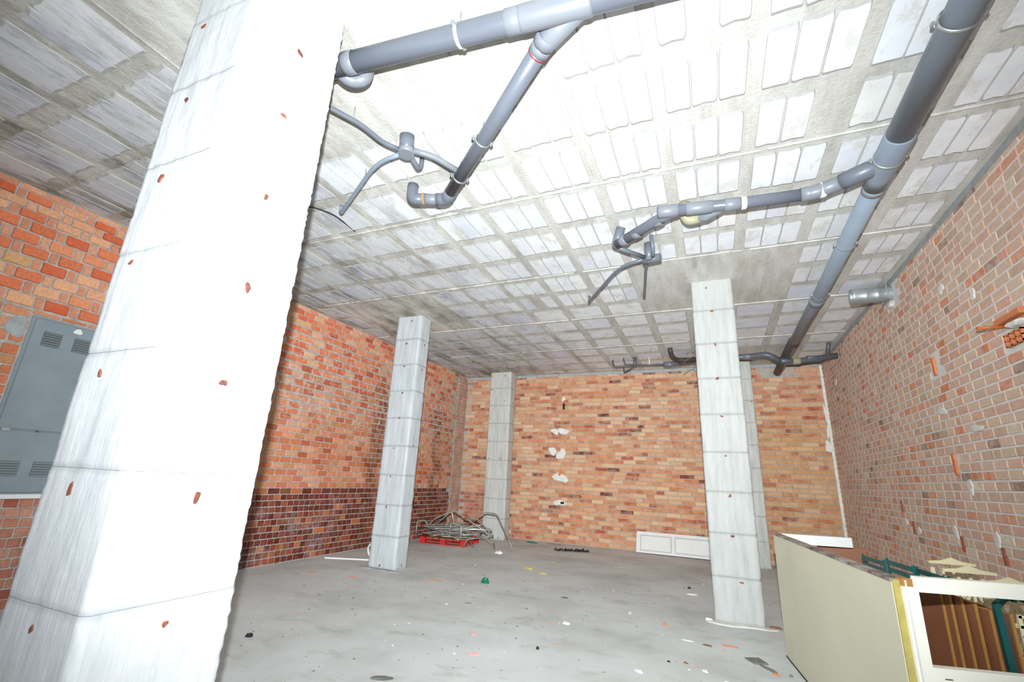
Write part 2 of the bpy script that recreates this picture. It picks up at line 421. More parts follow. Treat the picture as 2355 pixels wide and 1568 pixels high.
# left wall: u = y, v = z ; courses change with height
r = random.Random(3); recs = []
PL_UP = [(5, (204, 114, 78)), (4, (210, 135, 98)), (3, (195, 97, 63)), (3, (210, 157, 121)), (1, (201, 156, 109)), (1, (173, 86, 63))]
PL_MID = [(5, (191, 115, 82)), (4, (201, 136, 103)), (2, (175, 91, 62)), (2, (185, 132, 92)), (2, (199, 147, 121))]
PL_LOW = [(5, (114, 50, 39)), (4, (94, 42, 34)), (3, (142, 74, 54)), (2, (132, 80, 58)), (1, (172, 104, 66)), (1, (100, 44, 38))]
PL_PINK = [(4, (176, 118, 98)), (3, (188, 136, 116)), (2, (160, 92, 74))]
CAB = (2.36, 3.42, 1.14, 3.16)
LHOLES = [CAB, (12.1, 12.8, 0, 5)]
z = 0.012; row = 0
while z < ZC - 0.05:
    if z < 1.06: h, L, g = 0.103, 0.128, 0.012
    elif z < 2.6: h, L, g = 0.108, 0.245, 0.013
    elif z < 4.15: h, L, g = 0.142, 0.262, 0.020
    else: h, L, g = 0.105, 0.25, 0.013
    y = Y0 + (0.5 * L if row % 2 else 0) + r.random() * 0.03
    while y < YB:
        near = y < 3.1 and z > 3.2
        hh = min(h, ZC - z)
        if near:
            seq = ((0.245, 0.012), (0.085, 0.001)) if z < 4.45 else ((0.25, 0),)
        elif z < 1.06 and r.random() < 0.04: seq = ((0.26, 0),)
        else: seq = ((L + (r.random() - 0.5) * (0.05 if 2.6 < z < 4.15 else 0.012), 0),)
        for l, ex in seq:
            gg = g if not near else 0.016
            u0, u1 = y, min(y + l - gg, YB - 0.01); v0, v1 = z, z + hh - g + (0.006 if near else 0)
            if 2.6 < z < 4.15 and not near: v0 += r.random() * 0.012; v1 -= r.random() * 0.014
            if v1 > CAB[2] and v0 < CAB[3] and u1 > CAB[0] and u0 < CAB[1]:       # cut bricks round the cabinet
                if v0 > CAB[3] - 0.09: v0 = CAB[3] + 0.004
                elif u0 < CAB[0]: u1 = CAB[0] - 0.008
                else: u0 = CAB[1] + 0.008
            if u1 - u0 > 0.03 and v1 - v0 > 0.03 and not inside(u0, u1, v0, v1, LHOLES):
                pal = PL_UP if near or z > 3.3 else PL_MID
                if z < 1.25: pal = PL_LOW if y > 3.2 else PL_PINK
                if near and ex < 0.01: pal = [(1, (206, 150, 120)), (1, (196, 134, 104))]
                recs.append((u0, u1, v0, v1, pick(pal, r), ex + r.random() * 0.003))
            y += l
    z += h if not (y < 0) else h; row += 1
MI = [M['brick_left'], M['brick_left']]
units(wl, 'brick', recs, MI, 0.13, ((XL, 0, 0), (0, 1, 0), (0, 0, 1), (1, 0, 0)))

# right wall: u = y
r = random.Random(5); recs = []
PR = [(8, (212, 184, 164)), (5, (208, 168, 148)), (4, (196, 168, 148)), (2.2, (212, 152, 122)), (2.5, (210, 188, 162)), (0.7, (148, 124, 108)), (0.9, (210, 134, 98)), (0.4, (218, 206, 180))]
z = 0.0; row = 0
RHOLES = [(6.89, 6.98, 3.03, 3.23), (6.91, 7.0, 1.89, 2.09), (7.62, 7.98, 4.24, 4.6), (5.12, 5.42, 2.93, 3.10)]
while z < ZC - 0.09:
    y = 0.2 + (0.12 if row % 2 else 0) + r.random() * 0.02
    while y < YB - 0.02:
        L = 0.24 + (r.random() - 0.5) * 0.014
        if r.random() < 0.16: L = 0.12 + r.random() * 0.04
        u0, u1, v0, v1 = y, min(y + L - 0.008, YB - 0.01), z, z + 0.1 - 0.017
        if u1 - u0 > 0.03 and not inside(u0, u1, v0, v1, RHOLES): recs.append((u0, u1, v0, v1, pick(PR, r), r.random() * 0.002))
        y += L
    z += 0.1; row += 1
units(wr, 'brick', recs, [M['brick_right'], M['brick_right']], 0.05, ((XR, 0, 0), (0, 1, 0), (0, 0, 1), (-1, 0, 0)), depth=0.006)

# back wall: u = x
r = random.Random(9); recs = []
PB = [(6, (196, 132, 95)), (5, (201, 149, 114)), (4, (184, 113, 79)), (4, (200, 160, 125)), (3, (207, 173, 140)), (1.6, (164, 87, 65)), (0.7, (124, 63, 54)), (0.4, (108, 55, 55))]
PBR = [(5, (191, 142, 98)), (4, (197, 155, 111)), (3, (181, 114, 76)), (2, (200, 165, 129)), (0.6, (155, 85, 64))]
z = 0.02; row = 0
while z < ZC - 0.09:
    x = XL + (0.16 if row % 2 else 0) + r.random() * 0.04
    while x < XR - 0.05:
        L = 0.325 + (r.random() - 0.5) * 0.04
        if r.random() < 0.22: L = 0.16 + r.random() * 0.03
        u0, u1, v0, v1 = x, min(x + L - 0.006, XR - 0.07), z, z + 0.104 - 0.017
        if u1 - u0 > 0.04 and not inside(u0, u1, v0, v1, [(1.36, 1.78, 4.3, 4.6)]):
            recs.append((u0, u1, v0, v1, pick(PBR if x > 0.9 and z < 3.2 else ([(1, (160, 92, 74)), (1, (176, 110, 84))] if x < -5.9 and z < 1.1 else PB), r), r.random() * 0.006))
        x += L
    z += 0.104; row += 1
units(wb, 'brick', recs, [M['brick_back'], M['brick_back']], 0.07, ((0, YB, 0), (1, 0, 0), (0, 0, 1), (0, -1, 0)), depth=0.008)

# render bands, corner filler, patches
MB().box((XL, YB - 0.03, ZC - 0.075), (XR, YB, ZC)).build('mortar_band', M['grey_render'], wb)
MB().box((XR - 0.02, Y0, ZC - 0.065), (XR, YB, ZC)).build('mortar_band', M['grey_render'], wr)
MB().box((XR - 0.06, YB - 0.014, 0), (XR, YB, ZC - 0.07)).build('corner_mortar', M['patch'], wb)
b = MB()
for k in range(44):
    z0 = k * 0.1045; w_ = 0.012 + RND.random() * 0.015
    b.box((XL, 12.1 + RND.random() * 0.03, z0 + 0.004), (XL + w_, YB - 0.03, z0 + 0.1))
b.build('corner_pier', plain('washed_brick', rgb(180, 146, 126), 0.9, 0, 0.3, 4), wl)
def blob(name, mat, parent, c, U, V, N, su, sv, th, seed, n=14):
    r = random.Random(seed); U, V, N, c = Vector(U), Vector(V), Vector(N), Vector(c)
    vs = []; ph = [r.random() * 6.28 for _ in range(4)]
    def rad(t): return 1 + 0.22 * math.sin(2 * t + ph[0]) + 0.14 * math.sin(3 * t + ph[1]) + 0.1 * math.sin(5 * t + ph[2])
    for k, (s, d) in enumerate(((1, 0), (0.96, th * 0.7), (0.7, th))):
        for i in range(n):
            t = 2 * PI * i / n; q = rad(t) * s
            vs.append(c + U * su * q * math.cos(t) + V * sv * q * math.sin(t) + N * d)
    fs = []
    for k in range(2):
        for i in range(n): fs.append((k * n + i, k * n + (i + 1) % n, (k + 1) * n + (i + 1) % n, (k + 1) * n + i))
    fs.append(tuple(2 * n + i for i in range(n)))
    return MB().add(vs, fs, 0, False).build(name, mat, parent)
XU, ZU, YN = (1, 0, 0), (0, 0, 1), (0, -1, 0)
for i, (x, z, a, h) in enumerate(((-4.12, 2.935, 0.11, 0.09), (-3.88, 2.94, 0.14, 0.1), (-4.18, 2.39, 0.13, 0.1), (-3.93, 2.30, 0.13, 0.14), (-3.95, 1.68, 0.2, 0.13), (-3.95, 1.02, 0.15, 0.09), (-3.88, 3.86, 0.06, 0.06), (2.44, 2.62, 0.06, 0.16), (2.47, 3.4, 0.03, 0.2), (2.47, 2.95, 0.03, 0.16))):
    blob('mortar_patch', M['patch'], wb, (x, YB - 0.012, z), XU, ZU, YN, a, h, 0.02, 40 + i)
MB().box((-3.9, YB - 0.016, 3.56), (-3.84, YB - 0.004, 3.74)).build('wall_slot', M['hole'], wb)
MB().box((-3.92, YB - 0.036, 0.99), (-3.82, YB - 0.02, 1.05)).build('wall_slot', M['hole'], wb)
blob('broken_brick', M['orange'], wb, (-3.95, YB - 0.012, 1.80), XU, ZU, YN, 0.06, 0.07, 0.04, 77)
for i, (y, z, a, h) in enumerate(((8.9, 1.25, 0.06, 0.06), (8.45, 1.16, 0.06, 0.05), (7.32, 1.24, 0.06, 0.07), (6.42, 1.22, 0.05, 0.08), (6.35, 3.9, 0.07, 0.05), (5.75, 3.6, 0.04, 0.06), (7.0, 2.6, 0.11, 0.05), (6.3, 2.32, 0.12, 0.04), (6.72, 1.74, 0.07, 0.07), (11.6, 3.9, 0.1, 0.06))):
    blob('mortar_patch', M['mortar_right'], wr, (XR - 0.006, y, z), (0, 1, 0), ZU, (-1, 0, 0), a, h, 0.014, 60 + i)
MB().box((XR - 0.025, 6.9, 3.02), (XR, 6.965, 3.24), bevel=0.004).build('upright_brick', M['orange'], wr)
MB().box((XR - 0.025, 6.92, 1.87), (XR, 6.985, 2.10), bevel=0.004).build('upright_brick', M['orange'], wr)
for y, z in ((8.95, 1.48), (8.62, 1.2), (7.2, 1.13), (6.36, 1.1)):
    MB().box((XR - 0.02, y - 0.03, z - 0.09), (XR, y + 0.02, z + 0.07), bevel=0.004).build('broken_brick', M['chip'], wr)

# ------------------------------------------------------------------ ceiling infill blocks between the ribs
r = random.Random(21); recs = []; recs2 = []
SOLID = [(-3.73, -0.91, -0.3, 2.76), (-0.95, 1.25, 6.1, 8.1), (-6.6, -4.4, 6.2, 8.15), (-6.6, -4.4, 11.2, 12.7), (-0.3, 1.9, 11.0, 12.7)]
for i in range(-10, 4):
    x0 = -0.21 + 0.703 * i; x1 = x0 + 0.703
    for j in range(-7, 13):
        y0 = 4.11 + 0.675 * j; y1 = y0 + 0.675
        if x1 < XL + 0.2 or x0 > XR - 0.15 or y1 < -0.8 or y0 > YB - 0.3: continue
        cx, cy = (x0 + x1) / 2, (y0 + y1) / 2
        if any(a < cx < b and c < cy < d for a, b, c, d in SOLID): continue
        xa, xb = max(x0 + 0.055, XL + 0.12), min(x1 - 0.05, XR - 0.1)
        ya, yb = y0 + 0.035, min(y1 - 0.035, YB - 0.15)
        if xb - xa < 0.12: continue
        nb = max(1, round((xb - xa) / 0.19)) if y0 < 7.2 else 1
        w = (xb - xa) / nb; ja, jb = r.random() * 0.05 - 0.01, r.random() * 0.05 - 0.01
        half = r.random() < (0.25 if y0 > 5.4 else 0.06)
        for k in range(nb):
            if r.random() < 0.015: continue
            sh = 0.94 + r.random() * 0.09
            c = pick([(6, (232, 235, 239)), (4, (235, 237, 238)), (2, (222, 226, 235)), (1, (232, 232, 229))], r, 0.03)
            a, b_ = ya + ja + r.random() * 0.015, yb - jb - r.random() * 0.015
            q0, q1 = xa + k * w + 0.003, xa + (k + 1) * w - 0.003
            if half and k in (0, nb - 1) and nb > 1: a += 0.1 * r.random()
            recs.append((q0, q1, a, b_, c, r.random() * 0.003))
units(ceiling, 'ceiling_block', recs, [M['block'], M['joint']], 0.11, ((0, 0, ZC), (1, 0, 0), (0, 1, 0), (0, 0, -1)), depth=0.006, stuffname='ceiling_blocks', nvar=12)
b = MB()
for y in (2.09, 4.105, 6.11, 8.13, 10.15):
    x = XL + 0.05
    while x < XR - 0.1:
        L = 0.5 + RND.random() * 1.6; x2 = min(x + L, XR - 0.05)
        if not (-2.75 < x < -2.1 and 1 < y < 1.8): b.box((x, y - 0.006, ZC - 0.010 - RND.random() * 0.006), (x2, y + 0.006, ZC))
        x = x2 + (RND.random() * 0.15 if RND.random() < 0.4 else 0)
for x, ya, yb in ((0.87, 6.15, 8.05), (-0.9, 6.15, 7.9), (-3.7, 0.3, 2.7), (-1.6, 0.3, 2.7), (-0.93, 2.2, 4.0), (-2.32, 4.2, 6.0)):
    b.box((x - 0.005, ya, ZC - 0.012), (x + 0.005, yb, ZC))
b.build('formwork_ridge', M['rib'], ceiling)
for i, (x, y, a, bb) in enumerate(((-0.05, 6.28, 0.03, 0.17), (0.34, 6.3, 0.07, 0.22), (0.08, 6.3, 0.09, 0.2))):
    MB().box((x - a, y - bb, ZC - 0.007), (x + a, y + bb, ZC)).build('board_mark', M['rib'] if i else M['column'], ceiling)

# ------------------------------------------------------------------ concrete columns cast in half-metre lifts
def column(x0, x1, y0, y1, mat, chipsF, chipsR, label, seed, step=0.035, rough=0.004, zoff=0.0, gap=0.0015):
    r = random.Random(seed); c = Vector(((x0 + x1) / 2, (y0 + y1) / 2, 0))
    o = empty('concrete_column', (c.x, c.y, 0), label, 'column', 'concrete columns')
    levels = [0.0] + [0.012 + zoff + 0.515 * k for k in range(1, 9)] + [ZC]
    levels = [l for l in levels if l < ZC - 0.1] + [ZC]
    nx = max(6, int((x1 - x0) / step)); ny = max(5, int((y1 - y0) / step))
    per = [(x0 + (x1 - x0) * i / nx, y0) for i in range(nx)] + [(x1, y0 + (y1 - y0) * i / ny) for i in range(ny)] + \
          [(x1 - (x1 - x0) * i / nx, y1) for i in range(nx)] + [(x0, y1 - (y1 - y0) * i / ny) for i in range(ny)]
    corner = {0, nx, nx + ny, 2 * nx + ny}
    n = len(per)
    for k in range(len(levels) - 1):
        za, zb = levels[k] + (gap if k else 0), levels[k + 1] - (gap if k < len(levels) - 2 else 0)
        nz = max(4, int((zb - za) / step)); off = (r.random() - 0.5) * 0.003; vs = []
        for j in range(nz + 1):
            zz = za + (zb - za) * j / nz
            for i, (x, y) in enumerate(per):
                p = Vector((x, y, zz)); d = Vector((x - c.x, y - c.y, 0)).normalized()
                q = noise.noise(Vector((x * 9 + seed, y * 9, zz * 3))) * rough + noise.noise(Vector((x * 30, y * 30 + seed, zz * 30))) * rough * 0.5
                if i in corner: q -= 0.008 + abs(noise.noise(Vector((x * 5, y * 5 + seed, zz * 22)))) * 0.018
                e = off - (0.0015 if j in (0, nz) and 0 < k + j else 0)
                vs.append(p + d * (q + e))
        fs = []
        for j in range(nz):
            for i in range(n): fs.append((j * n + i, j * n + (i + 1) % n, (j + 1) * n + (i + 1) % n, (j + 1) * n + i))
        MB().add(vs, fs, 0, True).build('cast_lift', mat, o)
    core = MB().box((x0 + 0.02, y0 + 0.02, 0), (x1 - 0.02, y1 - 0.02, ZC)).build('core', mat if gap < 0.001 else M['joint'], o)
    for x, zz in chipsF:
        blob('spacer_chip', M['chip'] if r.random() < 0.6 else M['rust'], o, (x, y0 + 0.001, zz), XU, ZU, YN, 0.012 + r.random() * 0.011, 0.013 + r.random() * 0.013, 0.006, r.randrange(999), 9)
    for y, zz in chipsR:
        blob('spacer_chip', M['chip'] if r.random() < 0.6 else M['rust'], o, (x1 - 0.001, y, zz), (0, 1, 0), ZU, (1, 0, 0), 0.012 + r.random() * 0.011, 0.013 + r.random() * 0.013, 0.006, r.randrange(999), 9)
    if gap > 0.001:
        for k in range(len(levels) - 1):
            if r.random() < 0.75:
                xs = x0 + (x1 - x0) * (0.5 + (r.random() - 0.5) * 0.06); l0, l1 = levels[k] + 0.03, levels[k + 1] - 0.03
                MB().beam((xs, y0 + 0.0012, l0 + r.random() * 0.1), (xs + 0.004, y0 + 0.0012, l1 - r.random() * 0.1), 0.008, 0.008, (0, 1, 0)).build('board_seam', M['joint'], o)
    # splashes of set concrete round the foot
    return o
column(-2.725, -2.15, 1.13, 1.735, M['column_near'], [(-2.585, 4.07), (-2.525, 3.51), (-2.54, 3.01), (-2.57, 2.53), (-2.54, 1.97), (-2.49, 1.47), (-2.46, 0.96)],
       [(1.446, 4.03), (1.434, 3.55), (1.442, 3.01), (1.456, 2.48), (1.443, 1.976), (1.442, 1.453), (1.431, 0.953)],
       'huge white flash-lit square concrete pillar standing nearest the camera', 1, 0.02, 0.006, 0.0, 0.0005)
column(-5.69, -5.12, 7.1, 7.47, M['column_cool'], [(-5.34, 4.51), (-5.41, 4.045), (-5.4, 3.586), (-5.37, 3.06), (-5.38, 2.585), (-5.42, 2.03), (-5.42, 1.53), (-5.43, 1.01), (-5.43, 0.055)], [(7.3, 4.05), (7.3, 3.55), (7.28, 2.1), (7.3, 0.06)],
       'pale concrete column between the stained left wall and the tube heap', 2)
column(-0.135, 0.44, 7.0, 7.4, M['column'], [(0.132, 4.12), (0.14, 3.6), (0.13, 3.096), (0.146, 2.558), (0.152, 2.024), (0.164, 1.51), (0.153, 1.013), (0.212, 0.478), (0.08, 4.5)], [(7.2, 3.1), (7.2, 1.5)],
       'bright whitish concrete column in front of the white door leaf, left of the cream partition', 3)
column(-5.99, -5.32, 12.1, 12.48, M['column_grey'], [(-5.92, 4.5), (-5.51, 4.5), (-5.93, 4.1), (-5.5, 3.76), (-5.93, 3.23), (-5.9, 2.12), (-5.52, 2.13), (-5.48, 0.05)], [(12.3, 3.7), (12.3, 1.6)],
       'grey concrete column against the back wall behind the tube heap', 4)
column(0.42, 0.975, 12.05, 12.45, M['column_grey'], [(0.7, 3.6), (0.92, 3.59), (0.7, 2.5)], [(12.2, 3.6), (12.2, 2.1)],
       'shaded grey concrete column half hidden behind the bright right-hand column', 5)
blob('foot_mortar', M['patch'], floor, (0.15, 6.97, 0.0), XU, (0, 1, 0), (0, 0, 1), 0.36, 0.1, 0.015, 91)
blob('foot_mortar', M['grey_render'], floor, (-5.4, 7.08, 0.0), XU, (0, 1, 0), (0, 0, 1), 0.36, 0.1, 0.015, 92)
# tie wires left in the concrete
for i, (a, b_) in enumerate((((-0.16, 7.1, 3.46), (-0.32, 7.05, 3.36)), ((-0.16, 7.1, 3.52), (-0.26, 7.1, 3.50)))):
    o = MB().tube([a, ((a[0] + b_[0]) / 2, a[1] - 0.02, (a[2] + b_[2]) / 2 + 0.02), b_, ], 0.006, 6).build('tie_wire', M['rust'])
    tag(o, ('lower', 'upper')[i] + ' rusty tie wire poking out of the left edge of the bright column', 'wire')

# ------------------------------------------------------------------ drain pipes under the slab
def ring(o, a, d, r, w, mat, name='coupling', lip=0.006):
    a = Vector(a); d = Vector(d).normalized()
    pts = [a - d * w / 2, a - d * (w / 2 - 0.004), a + d * (w / 2 - 0.004), a + d * w / 2]
    return MB().tube(pts, [r + 0.001, r + lip, r + lip, r + 0.001], 24, caps=False).build(name, mat, o)
def clamp(o, a, d, r, mat=None, rod=True):
    a = Vector(a); d = Vector(d).normalized(); s = Vector((-d.y, d.x, 0)).normalized()
    c = ring(o, a, d, r, 0.025, mat or M['galv'], 'clamp', 0.007)
    for t in (-1, 1):
        e = a + s * (r + 0.018) * t
        MB().beam(e - d * 0.012, e + d * 0.012, 0.035, 0.02).build('clamp_lug', M['galv'], o)
        MB().tube([e + Vector((0, 0, -0.025)), e + Vector((0, 0, 0.025))], 0.005, 6).build('bolt', M['galv'], o)
    if rod: MB().tube([a + Vector((0, 0, r)), Vector((a.x, a.y, ZC))], 0.005, 6).build('hanger', M['galv'], o)
ZP = ZC - 0.2
# right-hand main with its branch and floor-trap
o = empty('drain_pipe', (1.6, 4.5, ZP), 'long thick dark grey drain main running to the back wall, with its branches', 'pipe', 'grey drain pipes')
MB().tube([(1.56, -1.5, ZP), (1.58, 4.42, ZP)], 0.1, 32).build('main_pipe', M['pvc_dark'], o)
MB().tube([(1.585, 4.40, ZP), (1.615, 7.4, ZP - 0.005), (1.60, YB + 0.05, ZP - 0.01)], 0.086, 32).build('main_pipe', M['pvc_dark'], o)
MB().tube([(1.59, 9.9, ZP - 0.006), (1.60, YB + 0.02, ZP - 0.01)], [0.088, 0.088], 32).build('dirty_pipe_end', M['pvc_dirty'], o)
MB().tube([(1.578, 3.98, ZP), (1.58, 4.0, ZP), (1.58, 4.42, ZP), (1.587, 4.56, ZP), (1.587, 4.72, ZP)], [0.102, 0.108, 0.108, 0.094, 0.093], 32).build('tee_socket', M['pvc_dark'], o)
MB().tube([(1.58, 4.36, ZP), (1.37, 4.52, ZP + 0.01), (1.30, 4.575, ZP + 0.01)], 0.078, 24).build('branch_socket', M['pvc'], o)
MB().tube([(1.34, 4.55, ZP + 0.01), (1.12, 4.68, ZP + 0.01), (0.98, 4.685, ZP + 0.01)], [0.067, 0.070, 0.070], 24, bend=0.12).build('elbow', M['pvc_light'], o)
MB().tube([(1.02, 4.685, ZP + 0.01), (0.43, 4.63, ZP), (-0.37, 4.53, ZP)], 0.06, 24).build('branch_pipe', M['pvc'], o)
D1 = (-1, -0.12, 0)
for x, w_, m in ((0.47, 0.05, 'white'), (0.36, 0.14, 'pvc_light'), (0.05, 0.26, 'pvc_light'), (-0.26, 0.2, 'pvc_light'), (1.16, 0.05, 'white')):
    ring(o, (x, 4.53 + (x + 0.37) * 0.125 if x < 1 else 4.66, ZP + (0.01 if x > 0.5 else 0)), D1, 0.061 if x < 1 else 0.07, w_, M[m])
MB().tube([(-0.20, 4.57, ZP), (-0.35, 4.66, ZP), (-0.9, 5.09, ZP), (-0.93, 5.1, ZP + 0.02), (-0.93, 5.1, ZC)][0:3], 0.058, 24).build('branch_pipe', M['pvc'], o)
for t in (0.25, 0.62, 0.86): ring(o, (-0.20 - 0.7 * t, 4.57 + 0.52 * t, ZP), (-0.8, 0.6, 0), 0.059, 0.09, M['pvc_light'])
MB().tube([(-0.84, 5.045, ZP), (-0.92, 5.11, ZP), (-0.90, 5.1, ZP + 0.06), (-0.84, 5.04, ZC)], 0.056, 24, bend=0.05).build('elbow', M['pvc'], o)
MB().tube([(0.30, 4.62, ZP), (0.12, 4.76, ZP - 0.01), (0.0, 4.80, ZP)], 0.05, 20).build('branch_pipe', M['pvc_light'], o)
MB().tube([(0.06, 4.79, ZP), (-0.07, 4.80, ZP), (-0.10, 4.78, ZP + 0.05), (-0.10, 4.76, ZC)], 0.056, 24, bend=0.09).build('elbow', M['pvc_beige'], o)
clamp(o, (1.565, 2.95, ZP), (0, 1, 0), 0.1); clamp(o, (1.58, 4.30, ZP), (0, 1, 0), 0.107, M['galv'])
clamp(o, (1.60, 5.9, ZP), (0, 1, 0), 0.087, M['pvc_dark']); clamp(o, (1.615, 7.5, ZP - 0.005), (0, 1, 0), 0.087, M['pvc_dark'])
ring(o, (1.615, 7.75, ZP - 0.005), (0, 1, 0), 0.087, 0.18, M['pvc_dark']); ring(o, (1.605, 10.0, ZP - 0.008), (0, 1, 0), 0.087, 0.16, M['pvc_dirty'])
ring(o, (1.59, 4.78, ZP), (0, 1, 0), 0.087, 0.05, M['pvc_light'])
t2 = MB().tube([(-0.58, 5.55, ZC), (-0.58, 5.56, ZP - 0.05)], 0.055, 20).build('trap', M['pvc'], o)
MB().tube([(-0.66, 5.60, ZP - 0.015), (-0.44, 5.56, ZP - 0.015)], 0.052, 20).build('trap', M['pvc'], o)
for pts, rr in (([(-0.93, 5.15, ZP), (-0.62, 5.55, ZP)], 0.027), ([(-0.62, 5.58, ZP), (-0.92, 5.69, ZP), (-1.1, 5.9, ZP), (-1.69, 6.84, ZP), (-1.72, 7.0, ZP + 0.06), (-1.73, 7.05, ZC)], 0.022),
               ([(-0.6, 5.62, ZP), (-0.66, 5.85, ZP), (-0.82, 6.9, ZP), (-0.85, 7.1, ZP + 0.1), (-0.86, 7.2, ZC)], 0.02), ([(-0.53, 5.52, ZP - 0.02), (-0.51, 5.4, ZP + 0.02), (-0.52, 5.33, ZC)], 0.024)):
    MB().tube(pts, rr, 14, bend=0.12).build('waste_pipe', M['pvc'], o)

main_drain = o
# left-hand run that passes behind the near pillar
o = empty('drain_pipe', (-1.0, 1.98, ZP), 'grey drain pipe across the ceiling beside the near pillar with its diagonal arm', 'pipe', 'grey drain pipes')
def lp(x): return (x, 1.857 + (x + 2.28) * 0.108, ZP)
MB().tube([lp(-2.7), lp(0.6)], 0.074, 28).build('main_pipe', M['pvc'], o)
MB().tube([lp(-0.94), lp(-0.92), lp(-0.5), lp(-0.48)], [0.078, 0.083, 0.083, 0.077], 28).build('tee_socket', M['pvc_light'], o)
MB().tube([lp(-0.54), (-0.84, 2.21, ZP), (-0.855, 2.225, ZP)], 0.072, 24).build('tee_arm', M['pvc_light'], o)
ring(o, (-0.83, 2.195, ZP), (-0.75, 0.66, 0), 0.071, 0.07, M['pvc_light']); ring(o, (-0.885, 2.245, ZP), (-0.75, 0.66, 0), 0.066, 0.05, M['pvc_light'])
ring(o, (-0.915, 2.272, ZP), (-0.75, 0.66, 0), 0.066, 0.008, M['red'], 'sealing_ring')
MB().tube([(-0.80, 2.17, ZP), (-2.37, 3.52, ZP)], 0.063, 24).build('diagonal_pipe', M['pvc'], o)
MB().tube([(-2.30, 3.46, ZP), (-2.42, 3.565, ZP), (-2.52, 3.53, ZP)], 0.066, 24, bend=0.08).build('elbow', M['pvc'], o)
MB().tube([(-2.47, 3.55, ZP), (-2.68, 3.47, ZP)], 0.058, 24).build('short_pipe', M['pvc_light'], o)
MB().tube([(-2.62, 3.49, ZP), (-2.76, 3.44, ZP), (-2.78, 3.44, ZP + 0.07), (-2.80, 3.47, ZC)], 0.060, 24, bend=0.08).build('elbow', M['pvc'], o)
ring(o, (-2.645, 3.48, ZP), (-1, -0.3, 0), 0.058, 0.02, M['orange'], 'sealing_ring')
clamp(o, lp(-1.36), (1, 0.108, 0), 0.074, M['white']); clamp(o, (-1.66, 2.905, ZP), (-0.75, 0.66, 0), 0.063)
clamp(o, (-2.10, 3.285, ZP), (-0.75, 0.66, 0), 0.063); ring(o, lp(-2.2), (1, 0.1, 0), 0.074, 0.08, M['pvc_light']); ring(o, lp(-0.98), (1, 0.1, 0), 0.074, 0.1, M['pvc_light'])
MB().tube([lp(-2.34), (-2.30, 1.98, ZP - 0.02), (-2.2, 2.02, ZP), (-2.2, 2.04, ZC)], 0.048, 20, bend=0.09).build('elbow', M['pvc_light'], o)
ZT = ZC - 0.14
MB().tube([(-2.41, 2.81, ZC), (-2.42, 2.84, ZT - 0.03)], 0.068, 24).build('trap', M['pvc'], o)
MB().tube([(-2.42, 2.84, ZT - 0.045), (-2.42, 2.84, ZT + 0.03)], 0.074, 24).build('trap_cap', M['pvc_light'], o)
for pts, rr, m in (([(-2.48, 2.8, ZT), (-2.56, 2.68, ZT), (-2.6, 2.42, ZT), (-2.71, 2.2, ZT), (-2.86, 1.86, ZT)], 0.022, 'pvc'), ([(-2.36, 2.86, ZT), (-2.22, 3.0, ZT), (-2.05, 3.27, ZT - 0.05)], 0.028, 'pvc_light'),
                  ([(-2.49, 2.86, ZT), (-2.73, 2.88, ZT), (-2.93, 2.96, ZT), (-3.79, 3.47, ZT), (-3.84, 3.5, ZT + 0.05), (-3.85, 3.52, ZC)], 0.021, 'pvc_dark'), ([(-2.42, 2.89, ZT), (-2.46, 3.09, ZT - 0.01), (-2.45, 3.12, ZT + 0.05), (-2.46, 3.13, ZC)], 0.025, 'pvc')):
    MB().tube(pts, rr, 14, bend=0.09).build('waste_pipe', M[m], o)
for x, y in ((-2.63, 2.36), (-3.1, 3.06)):
    MB().tube([(x, y, ZT + 0.02), (x, y, ZC)], 0.005, 6).build('hanger', M['galv'], o)

# run along the back wall
o = main_drain
MB().tube([(-0.6, 11.2, ZP), (-0.1, 11.0, ZP), (0.9, 10.98, ZP), (1.22, 10.86, ZP - 0.0), (1.45, 10.93, ZP - 0.14)], 0.062, 20, bend=0.1).build('cross_pipe', M['pvc_black'], o)
MB().tube([(1.45, 10.93, ZP - 0.14), (1.75, 11.1, ZP - 0.13), (XR + 0.05, 11.15, ZP - 0.03)], 0.062, 20, bend=0.1).build('cross_pipe', M['pvc_black'], o)
ring(o, (0.86, 10.98, ZP), (1, 0, 0), 0.062, 0.2, M['pvc']); ring(o, (1.72, 11.08, ZP - 0.13), (1, 0.1, 0), 0.062, 0.26, M['pvc_beige']); ring(o, (2.1, 11.13, ZP - 0.08), (1, 0.1, 0), 0.062, 0.24, M['pvc'])
MB().tube([(2.37, 11.15, ZP - 0.04), (2.35, 11.0, ZP + 0.02), (2.37, 10.9, ZC)], 0.04, 16, bend=0.08).build('elbow', M['pvc_black'], o)
MB().tube([(-0.1, 11.0, ZP), (-0.62, 10.9, ZP - 0.02), (-0.72, 10.72, ZP + 0.03), (-0.74, 10.55, ZC)], 0.055, 20, bend=0.16).build('elbow', M['pvc_dirty'], o)
MB().tube([(-0.15, 11.02, ZP), (-0.62, 11.28, ZP), (-0.95, 11.34, ZP)], 0.06, 20, bend=0.1).build('branch_pipe', M['pvc_black'], o)
ring(o, (-0.82, 11.32, ZP), (-1, 0.1, 0), 0.061, 0.22, M['pvc']); ring(o, (-0.14, 11.0, ZP), (1, 0, 0), 0.062, 0.16, M['galv'])
for pts, rr in (([(-0.92, 11.33, ZP), (-1.62, 11.24, ZP)], 0.022), ([(-1.62, 11.26, ZP), (-2.15, 11.3, ZP), (-2.2, 11.4, ZC)], 0.02), ([(-1.6, 11.3, ZP), (-2.01, 11.97, ZP), (-2.03, 12.0, ZC)], 0.02), ([(-1.63, 11.24, ZP + 0.01), (-1.86, 11.2, ZP + 0.02), (-1.9, 11.25, ZC)], 0.018)):
    MB().tube(pts, rr, 10, bend=0.06).build('waste_pipe', M['pvc_black'], o)
